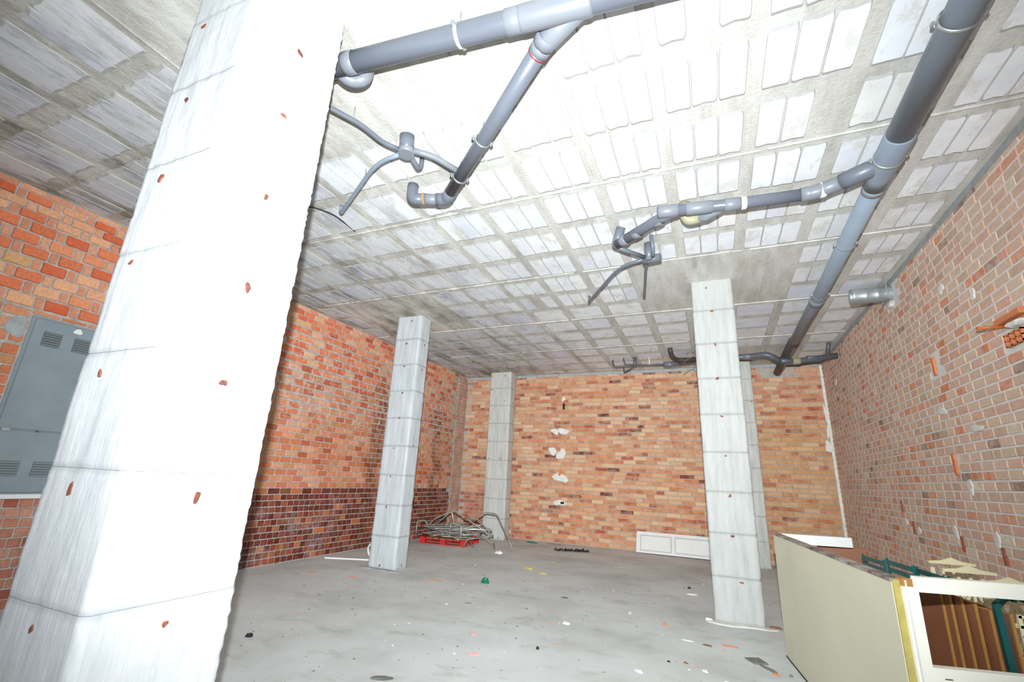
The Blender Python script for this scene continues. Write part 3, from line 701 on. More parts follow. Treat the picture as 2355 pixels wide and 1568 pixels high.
MB().tube([(-1.62, 11.25, ZC), (-1.62, 11.26, ZP - 0.03)], 0.045, 16).build('trap', M['pvc_black'], o)
MB().tube([(-1.28, 11.28, ZP), (-1.28, 11.28, ZC)], 0.014, 8).build('hanger', M['white'], o)
MB().box((0.62, 11.9, ZC - 0.05), (0.98, 12.0, ZC)).build('timber_scrap', M['oldwood'])
tag(bpy.data.objects['timber_scrap'], 'short pale timber scrap stuck under the ceiling beside the far right column', 'timber')

# galvanised duct stub
o = empty('duct_stub', (XR, 7.8, 4.42), 'galvanised round duct stub sticking out of the right wall under the ceiling', 'duct')
b = MB(); P0 = Vector((XR + 0.03, 7.8, 4.43)); n = 28
for k, (rr, x) in enumerate(((0.118, 2.07), (0.112, 2.07))):
    pass
vs = []; prof = [(2.12, 0.108), (2.06, 0.108), (2.06, 0.113), (2.07, 0.118), (2.10, 0.115), (2.22, 0.115), (2.23, 0.119), (2.24, 0.115), (2.36, 0.115), (2.37, 0.119), (2.38, 0.115), (2.56, 0.115)]
prof = [(2.5, 0.108)] + prof
for x, rr in prof:
    for j in range(n):
        t = 2 * PI * j / n; vs.append((x, 7.8 + rr * math.cos(t), 4.43 + rr * math.sin(t)))
fs = [(i * n + j, i * n + (j + 1) % n, (i + 1) * n + (j + 1) % n, (i + 1) * n + j) for i in range(len(prof) - 1) for j in range(n)]
MB().add(vs, fs, 0, True).build('duct_tube', M['galv'], o)
MB().box((2.46, 7.67, 4.30), (2.475, 7.69, 4.60)).box((2.46, 7.91, 4.30), (2.475, 7.93, 4.60)).box((2.46, 7.67, 4.29), (2.475, 7.93, 4.31)).build('wall_flange', M['galv'], o)
blob('mortar_seal', M['patch'], o, (XR - 0.002, 7.8, 4.27), (0, 1, 0), ZU, (-1, 0, 0), 0.1, 0.04, 0.05, 5)

# orange tube and hollow brick stub on the right wall
o = empty('clay_stub', (XR, 5.4, 3.12), 'broken hollow brick with a mortar lump projecting from the right wall', 'brick')
D_ = 0.035
for z0, z1 in ((2.935, 2.95), (2.985, 2.997), (3.035, 3.05)): MB().box((XR - D_, 5.13, z0), (XR, 5.40, z1)).build('brick_web', M['orange'], o)
for y0 in (5.13, 5.215, 5.30, 5.385): MB().box((XR - D_, y0, 2.935), (XR, y0 + 0.015, 3.05)).build('brick_web', M['orange'], o)
MB().box((XR - 0.004, 5.13, 2.935), (XR, 5.40, 3.05)).build('brick_hollow', M['hole'], o)
blob('mortar_lump', M['patch'], o, (XR - 0.003, 5.2, 3.1), (0, 1, 0), ZU, (-1, 0, 0), 0.09, 0.035, 0.06, 8)
o = MB().tube([(XR + 0.02, 5.36, 3.127), (XR - 0.22, 5.362, 3.127)], 0.014, 14).build('plastic_tube', M['clay']); tag(o, 'thin orange plastic tube sticking straight out of the right wall', 'tube')
o = MB().box((XR - 0.07, 5.02, 3.148), (XR, 5.42, 3.20), bevel=0.006).build('brick', M['orange']); tag(o, 'loose orange brick jutting from the right wall above the orange tube', 'brick')

# cable at the pillar
o = MB().tube([(-4.35, 3.25, ZC - 0.12), (-4.19, 3.37, ZC - 0.02), (-4.05, 3.6, ZC - 0.03), (-4.1, 3.9, ZC - 0.005), (-4.12, 4.05, ZC)], 0.008, 8, bend=0.1).build('cable', M['black']); tag(o, 'thin black cable drooping from the ceiling beside the near pillar', 'cable')

# ------------------------------------------------------------------ steel meter cabinet in the left wall
o = empty('meter_cabinet', (XL, 2.9, 1.2), 'grey steel meter cabinet with louvred vents set in the left wall', 'cabinet')
MB().box((XL - 0.1, 2.37, 1.19), (XL + 0.012, 3.40, 3.145)).build('frame', M['cabinet'], o)
up_ = MB().box((XL + 0.012, 2.40, 1.87), (XL + 0.03, 3.37, 3.12), bevel=0.004).build('door', M['cabinet'], o)
lo_ = MB().box((XL + 0.012, 2.40, 1.20), (XL + 0.03, 3.37, 1.855), bevel=0.004).build('door', M['cabinet'], o)
def vent(y0, y1, z0, z1, par):
    MB().box((XL + 0.028, y0, z0), (XL + 0.033, y1, z1)).build('vent', M['louvre'], par)
    b = MB(); nn = 6
    for k in range(nn):
        zz = z0 + (z1 - z0) * (k + 0.5) / nn
        b.add([(XL + 0.033, y0, zz - 0.004), (XL + 0.033, y1, zz - 0.004), (XL + 0.048, y1, zz - 0.012), (XL + 0.048, y0, zz - 0.012), (XL + 0.033, y0, zz + 0.008), (XL + 0.033, y1, zz + 0.008)],
              [(0, 1, 2, 3), (3, 2, 5, 4), (0, 3, 4), (1, 5, 2)])
    b.build('louvre', M['cabinet'], par)
vent(2.50, 2.67, 2.82, 2.99, up_); vent(2.79, 2.96, 2.82, 2.99, up_); vent(3.07, 3.24, 2.82, 2.99, up_)
vent(2.50, 2.68, 1.37, 1.53, lo_); vent(2.79, 2.96, 1.37, 1.53, lo_); vent(3.07, 3.24, 1.37, 1.53, lo_)
MB().box((XL + 0.03, 2.43, 1.84), (XL + 0.045, 2.50, 1.875), bevel=0.003).build('latch', M['galv'], o)
MB().box((XL + 0.03, 2.72, 1.85), (XL + 0.042, 2.74, 1.87), bevel=0.003).build('latch', M['louvre'], o)
blob('paint_splash', M['white'], o, (XL + 0.031, 2.80, 3.07), (0, 1, 0), ZU, (1, 0, 0), 0.035, 0.04, 0.002, 3)
MB().box((XL - 0.02, 1.6, 1.135), (XL + 0.09, 3.5, 1.185), bevel=0.006).build('sill', M['white'], wl)
blob('mortar_patch', M['grey_render'], wl, (XL + 0.004, 2.27, 2.98), (0, 1, 0), ZU, (1, 0, 0), 0.07, 0.16, 0.012, 13)

# ------------------------------------------------------------------ partition booth at the right
HB = 1.163
A = Vector((0.86, 3.44, 0)); Bf = Vector((0.535, 6.045, 0)); sd = (Bf - A).normalized(); sn = Vector((sd.y, -sd.x, 0))   # sn points to +x
fdv = Vector((0.97, 0.24, 0)).normalized(); fn = Vector((-fdv.y, fdv.x, 0))
o = empty('partition_booth', (A.x, A.y, 0), 'cream-sided booth with a white frame front standing by the right wall', 'booth')
def slab(p, q, n_, t0, t1, z0, z1, mats, name, parent):
    a0, a1, b0, b1 = p + n_ * t0, q + n_ * t0, p + n_ * t1, q + n_ * t1
    vs = [(a0.x, a0.y, z0), (a1.x, a1.y, z0), (b1.x, b1.y, z0), (b0.x, b0.y, z0), (a0.x, a0.y, z1), (a1.x, a1.y, z1), (b1.x, b1.y, z1), (b0.x, b0.y, z1)]
    b = MB(); b.add(vs, [(0, 3, 2, 1), (0, 1, 5, 4), (1, 2, 6, 5), (2, 3, 7, 6), (3, 0, 4, 7)], 0); b.add([vs[4], vs[5], vs[6], vs[7]], [(0, 1, 2, 3)], len(mats) - 1)
    return b.build(name, mats, parent)
slab(A, Bf, sn, 0.0, 0.062, 0.01, HB - 0.014, [M['cream']], 'side_panel', o)
slab(A, Bf, sn, -0.006, 0.066, HB - 0.016, HB, [M['grime']], 'capping_strip', o)
slab(A - sd * 0.012, A, sn, 0.004, 0.038, 0.0, HB - 0.005, [M['foam']], 'foam_edge', o)
slab(A, Bf, sn, -0.004, 0.004, 0.0, 0.012, [M['hole']], 'bottom_strip', o)  # dark strip along the foot of the side panel
F0 = A + sn * 0.040 - sd * 0.03
slab(F0, F0 + fdv * 0.074, fn, 0, 0.05, 0, HB + 0.005, [M['ivory']], 'stile', o)
slab(F0 + fdv * 0.010, F0 + fdv * 0.018, fn, -0.006, 0.0, 0, HB, [M['white']], 'bead', o)
slab(F0 + fdv * 0.074, F0 + fdv * 1.0, fn, 0, 0.05, HB - 0.055, HB + 0.02, [M['ivory']], 'top_rail', o)
slab(F0 + fdv * 0.074, F0 + fdv * 1.0, fn, 0, 0.05, 0.62, 0.755, [M['ivory']], 'lower_rail', o)
slab(F0 + fdv * 0.074, F0 + fdv * 0.92, fn, 0.01, 0.04, 0.0, 0.62, [M['ivory']], 'lower_panel', o)
slab(F0 + fdv * 0.92, F0 + fdv * 1.0, fn, 0, 0.05, 0, HB, [M['ivory']], 'stile', o)
slab(F0 + fdv * 0.12, F0 + fdv * 0.155, fn, -0.002, 0.0, 0.705, 0.710, [M['louvre']], 'screw_slot', o)
slab(F0 - fdv * 0.002, F0 + fdv * 0.05, fn, -0.004, 0.052, HB - 0.03, HB + 0.008, [M['edge']], 'corner_piece', o)
B2 = Bf + sn * 0.05
slab(B2, Vector((1.27, 6.205, 0)), Vector((0, 1, 0)), -0.03, 0.05, HB - 0.095, HB, [M['white']], 'rear_rail', o)
t = MB().box((0.98, 6.35, 0), (1.42, 6.39, 1.06), bevel=0.003).build('storage_board', M['brown']); tag(t, 'brown wooden board standing behind the booth under its rear rail', 'board')

# boards inside
def standing(name, x, y, d, ln, h, th, mat, emat, label, group=None, z0=0.0, cat='table top'):
    d = Vector(d).normalized(); n_ = Vector((d.y, -d.x, 0)); p = Vector((x, y, 0)); q = p + d * ln
    oo = empty(name, (x, y, 0), label, cat, group)
    slab(p + d * 0.012, q, n_, -th, 0, z0, z0 + h, [mat], 'board', oo)
    slab(p, p + d * 0.012, n_, -th - 0.001, 0.001, z0, z0 + h, [emat], 'edge_band', oo)
    slab(p, q, n_, -th - 0.001, 0.001, z0 + h, z0 + h + 0.004, [emat], 'edge_band', oo)
    return oo
t = empty('flat_board', (1.08, 4.2, 0), 'dark maroon board standing inside the booth beside the brown table tops', 'board')
slab(Vector((1.02, 4.2, 0)), Vector((1.27, 4.24, 0)), Vector((0, 1, 0)), 0, 0.02, 0, 0.98, [M['maroon']], 'board', t)
slab(Vector((1.27, 4.235, 0)), Vector((1.29, 4.24, 0)), Vector((0, 1, 0)), -0.01, 0.02, 0, 0.98, [M['hole']], 'edge_band', t)
BX = [(1.253, 4.0, 1.05), (1.279, 3.95, 1.045), (1.316, 3.9, 1.035), (1.356, 3.85, 1.02), (1.40, 3.8, 1.0)]
names5 = ['leftmost', 'second from the left', 'middle', 'fourth from the left', 'rightmost']
for i, (x, y, zt) in enumerate(BX):
    standing('table_top', x, y, (-0.35, 1, 0), 0.6, zt, 0.006, M['brown'], M['edge'], names5[i] + ' of the brown yellow-edged table tops stacked in the booth', 'brown table tops in the booth')
standing('table_top', 1.488, 3.8, (-0.2, 1, 0), 0.55, 0.99, 0.012, M['mauve'], M['edge'], 'mauve-brown table top beside the cream lattice in the booth', None)

# green metal folding chairs, stacked inside the booth
def green_chair(x, y, rz, top, label):
    oo = empty('folding_chair', (x, y, 0), label, 'chair', 'green chairs in the booth', rz)
    R_ = Matrix.Translation((x, y, 0)) @ Matrix.Rotation(rz, 4, 'Z')
    def T(p): return R_ @ Vector(p)
    for s in (-1, 1):
        MB().tube([T((s * 0.2, 0.18, 0)), T((s * 0.2, 0.0, top * 0.5)), T((s * 0.2, -0.02, top))], 0.011, 8, bend=0.06).build('leg', M['green'], oo)
        MB().tube([T((s * 0.18, -0.22, 0)), T((s * 0.18, 0.04, top * 0.62))], 0.011, 8).build('leg', M['green'], oo)
    b = MB()
    for k in range(6): b.beam(T((-0.2, -0.02 - 0.002 * k, top - 0.03 - k * 0.055)), T((0.2, -0.02 - 0.002 * k, top - 0.03 - k * 0.055)), 0.012, 0.034)
    b.build('backrest', M['green'], oo)
    b = MB()
    for k in range(7): b.beam(T((-0.19, 0.02 + 0.02 * k, top * 0.5 + 0.045 * k - 0.1)), T((0.19, 0.02 + 0.02 * k, top * 0.5 + 0.045 * k - 0.1)), 0.03, 0.012)
    b.build('seat', M['green'], oo)
    return oo
green_chair(1.30, 5.55, -1.42, 1.06, 'green metal folding chair furthest back in the booth')
green_chair(1.36, 5.05, -1.42, 1.09, 'green metal folding chair in the middle of the stack in the booth')
green_chair(1.46, 4.72, -1.42, 1.08, 'green metal folding chair stacked nearest the cream chairs')
t = empty('folding_chair', (1.6, 3.95, 0), 'green folding chair with a wide flat leg showing beside the brown table tops', 'chair', 'green chairs in the booth')
MB().beam((1.435, 3.78, 0), (1.425, 3.80, 1.04), 0.028, 0.03, (0, 1, 0)).build('leg', M['green'], t)
MB().beam((1.80, 3.9, 0), (1.78, 3.92, 1.06), 0.03, 0.03, (0, 1, 0)).build('leg', M['green'], t)
MB().tube([(1.425, 3.80, 1.03), (1.5, 3.84, 1.09), (1.78, 3.9, 1.05)], 0.02, 10, bend=0.08).build('top_rail', M['green'], t)
b = MB()
for k in range(8): b.beam((1.13 + k * 0.06, 4.16 - 0.03 * k, 1.10 - 0.004 * k), (1.16 + k * 0.06, 4.0 - 0.03 * k, 1.085 - 0.004 * k), 0.02, 0.012)
b.build('seat', M['green'], t)

# cream plastic chairs with pedimented lattice backs
def cream_chair(x, y, rz, top, label):
    oo = empty('plastic_chair', (x, y, 0), label, 'chair', 'cream chairs by the right wall', rz)
    R_ = Matrix.Translation((x, y, 0)) @ Matrix.Rotation(rz, 4, 'Z')
    def T(p): return R_ @ Vector(p)
    hw = 0.168
    def plate(pts, th=0.02):
        a = [T((u, 0, v)) for u, v in pts]; c = [T((u, th, v)) for u, v in pts]; n_ = len(pts)
        return a + c, [tuple(range(n_)), tuple(reversed(range(n_, 2 * n_)))] + [(i, i + n_, (i + 1) % n_ + n_, (i + 1) % n_) for i in range(n_)]
    b = MB()
    vs, fs = plate([(-hw, top - 0.058), (hw, top - 0.058), (hw, top - 0.04), (0.07, top - 0.028), (0, top), (-0.07, top - 0.028), (-hw, top - 0.04)]); b.add(vs, fs)
    b.build('crest_rail', M['plastic'], oo)
    b = MB()
    for u in (-hw + 0.02, -0.075, 0.0, 0.075, hw - 0.02): b.beam(T((u, 0.01, top - 0.5)), T((u, 0.01, top - 0.09)), 0.03 if abs(u) > 0.1 else 0.018, 0.02, (0, 1, 0))
    for v in (top - 0.16, top - 0.30, top - 0.5): b.beam(T((-hw, 0.01, v)), T((hw, 0.01, v)), 0.02, 0.025)
    b.beam(T((-0.075, 0.01, top - 0.3)), T((0, 0.01, top - 0.16)), 0.015, 0.02); b.beam(T((0.075, 0.01, top - 0.3)), T((0, 0.01, top - 0.16)), 0.015, 0.02)
    b.build('lattice_back', M['plastic'], oo)
    MB().box((0, 0, 0), (1, 1, 1)).v
    s_ = MB()
    s_.add([T(p) for p in ((-hw, 0, top - 0.52), (hw, 0, top - 0.52), (hw, -0.34, top - 0.5), (-hw, -0.34, top - 0.5), (-hw, 0, top - 0.49), (hw, 0, top - 0.49), (hw, -0.34, top - 0.47), (-hw, -0.34, top - 0.47))], [(0, 1, 2, 3), (7, 6, 5, 4), (0, 4, 5, 1), (1, 5, 6, 2), (2, 6, 7, 3), (3, 7, 4, 0)])
    s_.build('seat', M['plastic'], oo)
    for sx, sy in ((-1, 0), (1, 0), (-1, -0.32), (1, -0.32)):
        MB().beam(T((sx * (hw - 0.02), sy + 0.01, 0)), T((sx * (hw - 0.02), sy + 0.01, top - 0.5)), 0.035, 0.03, (0, 1, 0)).build('leg', M['plastic'], oo)
    return oo
cream_chair(1.866, 5.6, 0.1, 1.107, 'cream plastic chair with a pediment back furthest from the camera')
cream_chair(1.763, 5.0, 0.1, 1.114, 'cream plastic lattice-back chair in the middle of the three')
cream_chair(1.83, 4.6, 0.1, 1.10, 'cream plastic chair whose peak just shows over the white rail')
t = empty('lattice_panel', (1.58, 3.78, 0), 'cream plastic lattice panel at the right edge of the booth opening', 'panel')
b = MB()
for u in (0, 0.05, 0.10, 0.15): b.beam((1.505 + u, 3.78, 0), (1.505 + u, 3.78, 1.0), 0.018, 0.015, (0, 1, 0))
for k in range(16): b.beam((1.50, 3.78, 0.24 + k * 0.05), (1.66, 3.78, 0.24 + k * 0.05), 0.015, 0.014)
b.build('lattice', M['plastic'], t)

# ------------------------------------------------------------------ white door leaf by the back wall
o = empty('door_leaf', (-1.0, 12.5, 0), 'white panelled door leaf lying on its side against the back wall', 'door leaf')
def leaf(u0, u1, v0, v1, d):
    b = MB(); P = []
    for u, v in ((u0, v0), (u1, v0), (u1, v1), (u0, v1)):
        for dd in (0, d): P.append((u, 12.40 + v * 0.42 - dd, v * 0.92 + 0.02))
    b.add([P[0], P[2], P[4], P[6], P[1], P[3], P[5], P[7]], [(0, 1, 2, 3), (7, 6, 5, 4), (0, 4, 5, 1), (1, 5, 6, 2), (2, 6, 7, 3), (3, 7, 4, 0)]); return b
leaf(-1.90, 0.06, 0, 0.50, 0.03).build('leaf', M['white'], o)
for u0, u1 in ((-1.78, -1.10), (-0.98, -0.06)):
    leaf(u0, u1, 0.08, 0.40, 0.050).build('raised_panel', M['white'], o)
    leaf(u0 - 0.03, u1 + 0.03, 0.05, 0.43, 0.031).build('panel_groove', M['groove'], o)

# ------------------------------------------------------------------ red pallet and the heap of metal frames
P = Vector((-6.70, 10.2, 0)); du = Vector((1, 0.118, 0)).normalized(); dv = Vector((-du.y, du.x, 0))
o = empty('pallet', (P.x, P.y, 0), 'red painted wooden pallet under the heap of metal tubes', 'pallet')
def pb(u0, u1, v0, v1, z0, z1):
    q = [P + du * u + dv * v for u, v in ((u0, v0), (u1, v0), (u1, v1), (u0, v1))]
    return MB().add([(a.x, a.y, z) for z in (z0, z1) for a in q], [(3, 2, 1, 0), (4, 5, 6, 7), (0, 1, 5, 4), (1, 2, 6, 5), (2, 3, 7, 6), (3, 0, 4, 7)])
for v in (0, 0.4, 0.8):
    pb(0, 1.2, v, v + 0.1, 0, 0.02).build('skid_board', M['red'], o); pb(0, 1.2, v, v + 0.1, 0.10, 0.12).build('stringer_board', M['red'], o)
    for u in (0, 0.53, 1.06): pb(u, u + 0.14, v, v + 0.1, 0.02, 0.10).build('block', M['red'], o)
for k in range(7): pb(k * 0.18, k * 0.18 + 0.12, 0, 0.9, 0.12, 0.142).build('deck_board', M['red'] if k in (0, 6) else M['oldwood'], o)
r = random.Random(31)
def bent(name, pts, mat, label, rr=0.012, bend=0.07, group='scrap metal frames on the pallet', closed=False):
    t = MB().tube(pts, rr, 8, bend=bend, closed=closed).build(name, mat); tag(t, label, 'metal frame', group); return t
frames = [
 ([(-6.75, 10.55, 0.30), (-6.55, 10.5, 0.52), (-6.02, 10.55, 0.78), (-5.30, 10.6, 0.42), (-5.1, 10.65, 0.30)], 'bent metal tube forming the left peak of the heap', 'chrome', .016),
 ([(-6.50, 10.45, 0.36), (-6.06, 10.5, 0.76), (-5.92, 10.5, 0.38)], 'shiny V-shaped tube under the left peak of the heap', 'chrome', .015),
 ([(-6.60, 10.42, 0.34), (-4.95, 10.55, 0.40)], 'long straight bright tube lying across the middle of the heap', 'chrome', .02),
 ([(-5.75, 10.75, 0.45), (-5.28, 10.85, 0.76), (-4.98, 10.85, 0.74), (-4.65, 10.75, 0.30), (-4.42, 10.6, 0.02)], 'tube frame of the right peak with one leg down to the floor', 'dull', .016),
 ([(-5.70, 10.5, 0.62), (-5.3, 10.55, 0.60), (-4.98, 10.5, 0.36), (-5.0, 10.45, 0.2)], 'dull bent tube below the right peak', 'dull', .016),
 ([(-5.95, 10.3, 0.17), (-5.93, 10.3, 0.50), (-5.66, 10.35, 0.46), (-5.64, 10.3, 0.17)], 'small upright bright tube hoop at the heap front', 'chrome', .014),
 ([(-6.95, 10.4, 0.17), (-7.0, 10.45, 0.45), (-6.85, 10.6, 0.48), (-6.75, 10.7, 0.2)], 'grey tube hoop at the left end of the heap', 'dull', .016),
 ([(-5.4, 10.25, 0.16), (-5.15, 10.05, 0.06), (-5.05, 10.1, 0.018), (-4.75, 10.35, 0.018), (-4.95, 10.7, 0.1)], 'flat grey tube loop spilling off the pallet on the right', 'dull', .014),
 ([(-5.45, 10.1, 0.018), (-5.35, 10.08, 0.2), (-5.1, 10.5, 0.24), (-4.85, 10.55, 0.018)], 'low grey tube frame touching the floor beside the pallet', 'dull', .014),
]
for pts, lab, m, rr in frames: bent('scrap_tubing', pts, M[m], lab, rr)
for k in range(14):
    a = r.random() * PI; cx, cy, cz = -5.95 + (r.random() - 0.5) * 0.8, 10.6 + (r.random() - 0.5) * 0.35, 0.19 + k * 0.017
    l, w_ = 0.42 + r.random() * 0.2, 0.18 + r.random() * 0.12; tilt = (r.random() - 0.5) * 0.25
    if abs(math.cos(a)) < 0.5: a = 0.3 if a < 1.57 else 2.9
    ca, sa = math.cos(a), math.sin(a)
    pts = [(cx + ca * u - sa * v, cy + (sa * u + ca * v) * 0.8, cz + u * tilt + 0.04 * math.sin(3 * u)) for u, v in ((-l, -w_), (l, -w_), (l * 0.8, w_), (-l * 0.8, w_))]
    bent('scrap_tubing', pts, M['dull' if k % 3 else 'chrome'], 'grey tube frame tangled flat among others on the red pallet', 0.0125, 0.08, 'tangled frames lying on the pallet', closed=True)

# things near the left column
o = MB().tube([(-5.93, 7.75, 0.28), (-6.15, 7.75, 0.29), (-6.30, 7.8, 0.20), (-6.28, 7.85, 0.02), (-6.1, 7.9, 0.02)], 0.022, 12, bend=0.1).build('bent_tube', M['white']); tag(o, 'white bent tube hoop standing on the floor left of the pale column', 'tube')
o = MB().tube([(-6.28, 7.95, 0.02), (-6.05, 7.6, 0.02), (-5.8, 7.62, 0.02)], 0.02, 10, bend=0.15).build('bent_tube', M['dull']); tag(o, 'dark grey bent tube on the floor against the pale column', 'tube')
o = MB().beam((-6.85, 7.3, 0.012), (-6.02, 7.66, 0.012), 0.06, 0.024).build('metal_strip', M['white']); tag(o, 'long white metal strip lying along the foot of the left wall', 'strip')

# ------------------------------------------------------------------ rubbish on the floor
def litter(x, y, a, b_, h, mat, label, name='debris', cat='litter', rz=0.0, seed=0, n=9):
    r = random.Random(seed + int(x * 100)); vs = []
    for k, (s, z_) in enumerate(((1, 0), (1.0, h * 0.5), (0.6, h))):
        for i in range(n):
            t_ = 2 * PI * i / n; q = (0.8 + 0.4 * r.random()) * s
            u, v = 0.85 * a * q * math.cos(t_), 0.8 * b_ * q * math.sin(t_)
            vs.append((x + u * math.cos(rz) - v * math.sin(rz), y + u * math.sin(rz) + v * math.cos(rz), z_ * (0.7 + 0.5 * r.random()) if k else 0))
    fs = [(k * n + i, k * n + (i + 1) % n, (k + 1) * n + (i + 1) % n, (k + 1) * n + i) for k in range(2) for i in range(n)] + [tuple(2 * n + i for i in range(n))]
    o = MB().add(vs, fs).build(name, mat); tag(o, label, cat); return o
L_ = [
 (-3.45, 7.22, 0.075, 0.06, 0.07, 'green2', 'round dark green plastic cup lying in the middle of the floor', 'plastic_cup', 'cup', 0),
 (-4.5, 10.0, 0.11, 0.06, 0.05, 'white', 'crumpled white wad in front of the back left column', 'paper_wad', 'litter', 0.1),
 (-0.45, 8.4, 0.10, 0.02, 0.012, 'white', 'short white stick just left of the bright column', 'stick', 'stick', 0.0),
 (-1.14, 6.76, 0.025, 0.055, 0.02, 'white', 'small upright white scrap in the middle of the right half floor', 'paper_scrap', 'litter', 0.2),
 (-1.72, 5.85, 0.045, 0.03, 0.025, 'white', 'white lump beside faint drag marks in mid floor', 'paper_wad', 'litter', 0.2),
 (-0.68, 6.48, 0.03, 0.025, 0.02, 'orange', 'small round orange-brown cap on the floor near the bright column', 'cap', 'cap', 0),
 (-0.40, 6.0, 0.08, 0.008, 0.008, 'white', 'thin white straw lying in front of the bright column', 'straw', 'straw', -0.1),
 (-4.30, 3.72, 0.045, 0.03, 0.03, 'black', 'small black lump close to the near pillar', 'rubble_lump', 'litter', 0.2),
 (-2.2, 4.44, 0.075, 0.018, 0.015, 'pink', 'pink crumpled wrapper nearest the camera', 'wrapper', 'litter', 0.15),
 (-2.47, 4.95, 0.04, 0.02, 0.015, 'pink', 'faint pink scrap left of the pink wrapper', 'paper_scrap', 'litter', 0.2),
 (-1.73, 4.9, 0.018, 0.022, 0.02, 'black', 'tiny dark blue chip right of the pink wrapper', 'chip', 'litter', 0.5),
 (-1.62, 5.1, 0.012, 0.012, 0.012, 'orange', 'tiny orange crumb behind the dark blue chip', 'crumb', 'litter', 0),
 (-0.75, 4.84, 0.05, 0.02, 0.015, 'white', 'white paper scrap near the lower edge, left of the cigarette-like one', 'paper_scrap', 'litter', -0.5),
 (-0.21, 5.16, 0.035, 0.018, 0.015, 'white', 'white oblong scrap in front of the dark tile fragment', 'paper_scrap', 'litter', -0.5),
 (-0.02, 5.0, 0.045, 0.014, 0.01, 'white', 'slender white scrap nearest the cream partition', 'paper_scrap', 'litter', -0.2),
 (-0.38, 5.29, 0.03, 0.012, 0.012, 'debris', 'brown crumb between two white scraps', 'crumb', 'litter', -0.5),
 (-0.53, 5.24, 0.018, 0.010, 0.012, 'black', 'tiny black crumb left of the brown crumb', 'crumb', 'litter', 0),
 (0.38, 5.42, 0.04, 0.015, 0.015, 'orange', 'orange sliver by the foot of the cream partition', 'brick_sliver', 'litter', -0.4),
 (0.50, 5.45, 0.02, 0.015, 0.02, 'greyd', 'dark grey stone chip touching the cream partition foot', 'stone_chip', 'litter', 0),
 (-2.6, 3.6, 0.11, 0.05, 0.008, 'greyd', 'flat grey stain-like scrap at the bottom edge of the photo', 'flat_scrap', 'litter', 0.5),
 (-0.52, 8.85, 0.03, 0.02, 0.03, 'black', 'small black block left of the bright column', 'rubble_lump', 'litter', 0),
 (-3.3, 8.75, 0.16, 0.04, 0.03, 'yellowd', 'yellowish scatter of wood shavings in the middle distance', 'shavings', 'litter', -0.35),
 (-2.95, 8.5, 0.13, 0.03, 0.02, 'yellowd', 'second yellowish strip of shavings behind the green cup', 'shavings', 'litter', -0.35),
 (-2.1, 7.05, 0.06, 0.05, 0.006, 'greyd', 'round flat grey disc in mid floor', 'disc', 'litter', 0),
 (-3.1, 6.0, 0.05, 0.02, 0.01, 'greyd', 'thin grey flake left of centre floor', 'flake', 'litter', 0.3),
 (-4.93, 5.25, 0.03, 0.015, 0.012, 'greyd', 'grey flake halfway between near pillar and pale column', 'flake', 'litter', 0.3),
 (-5.35, 6.35, 0.09, 0.02, 0.01, 'orange', 'flat orange brick fragment in front of the pale column', 'brick_sliver', 'litter', 0.1),
 (-6.05, 6.2, 0.09, 0.02, 0.01, 'orange', 'flat orange brick fragment by the foot of the left wall', 'brick_sliver', 'litter', 0.1),
 (-4.2, 6.9, 0.14, 0.03, 0.008, 'orange', 'smeared orange brick dust strip right of the pale column', 'brick_sliver', 'litter', 0.3),
 (-4.55, 12.2, 0.2, 0.03, 0.03, 'green2', 'thin green plastic strip at the foot of the back wall', 'plastic_strip', 'litter', -0.1),
 (-3.95, 12.3, 0.25, 0.03, 0.02, 'greyd', 'thin dark strip at the foot of the back wall', 'strip', 'litter', -0.1),
 (-0.2, 7.02, 0.05, 0.03, 0.025, 'patch', 'white mortar crumb at the left foot of the bright column', 'mortar_crumb', 'litter', 0),
 (0.55, 7.1, 0.09, 0.03, 0.02, 'debris', 'brown twiggy debris at the right foot of the bright column', 'twigs', 'litter', -0.2),
 (-0.2, 5.95, 0.06, 0.02, 0.012, 'debris', 'brown flake in front of the bright column', 'flake', 'litter', -0.2),
 (0.02, 6.05, 0.09, 0.02, 0.010, 'orange', 'orange-brown dust patch in front of the bright column', 'dust_patch', 'litter', 0),
]
for i, (x, y, a, b_, h, m, lab, nm, cat, rz) in enumerate(L_):
    litter(x, y, a, b_, h, M[m], lab, nm, cat, rz, i)
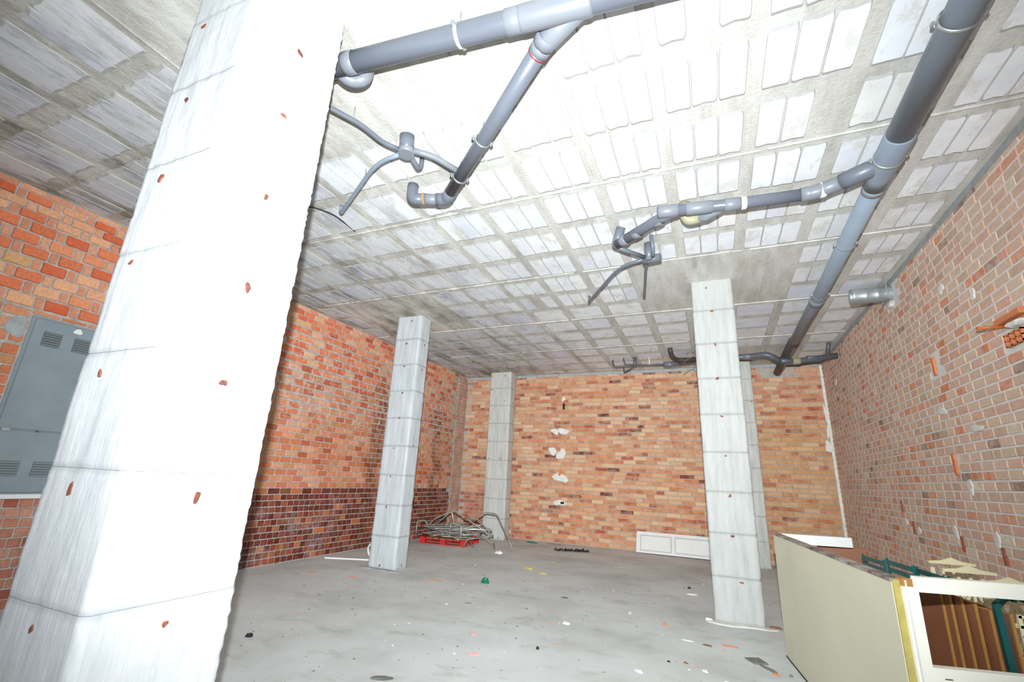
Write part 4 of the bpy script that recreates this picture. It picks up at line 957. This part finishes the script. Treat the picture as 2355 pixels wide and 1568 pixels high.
o = MB().add([(0.14, 5.74, 0.002), (0.27, 5.80, 0.002), (0.34, 5.66, 0.002), (0.22, 5.62, 0.002), (0.14, 5.74, 0.014), (0.27, 5.80, 0.014), (0.34, 5.66, 0.014), (0.22, 5.62, 0.014)], [(3, 2, 1, 0), (4, 5, 6, 7), (0, 1, 5, 4), (1, 2, 6, 5), (2, 3, 7, 6), (3, 0, 4, 7)]).build('tile_fragment', M['greyd']); tag(o, 'dark grey tile fragment on the floor before the cream partition', 'tile')
o = litter(0.33, 5.55, 0.13, 0.03, 0.012, M['greyd'], 'trail of grey rubble dust behind the tile fragment', 'rubble', 'litter', -0.9, 5)
b = MB(); r = random.Random(8)
for k in range(22):
    t_ = k / 21; x = -3.62 + 0.72 * t_; b.tube([(x, 11.25 + 0.3 * t_, 0.02), (x + 0.05, 11.27 + 0.3 * t_ + (r.random() - 0.5) * 0.1, 0.03 + r.random() * 0.05)], 0.012 + r.random() * 0.012, 6)
o = b.build('rubber_strip', M['black']); tag(o, 'ragged black rubber strip on the floor before the back wall', 'strip')
# small crumbs scattered everywhere, past counting
b = MB(); r = random.Random(17)
for k in range(900):
    x, y = XL + 0.2 + r.random() * 9.2, 2.5 + r.random() ** 1.3 * 9.8
    if x > 0.3 and y < 6.8: continue
    if r.random() < 0.35: x = -2.2 + r.gauss(0, 1.2)
    if not XL + 0.1 < x < 2.4 or (-5.75 < x < -5.05 and 7 < y < 7.55) or (-0.2 < x < 0.5 and 6.9 < y < 7.5): continue
    s = 0.003 + 0.010 * r.random() ** 2; a = r.random() * 3.1; e = 1 + r.random() * 1.5
    q = [(x + s * e * math.cos(a + t_), y + s * math.sin(a + t_)) for t_ in (0, 1.6, 3.1, 4.6)]
    b.add([(u, v, 0.0) for u, v in q] + [(x, y, s * 0.8)], [(0, 1, 4), (1, 2, 4), (2, 3, 4), (3, 0, 4)], r.choice((0, 0, 1, 1, 1, 2, 3)))
o = b.build('crumbs', [M['debris'], M['greyd'], M['orange'], M['white']]); tag(o, 'fine crumbs and grit strewn over the concrete floor', 'grit', kind='stuff')
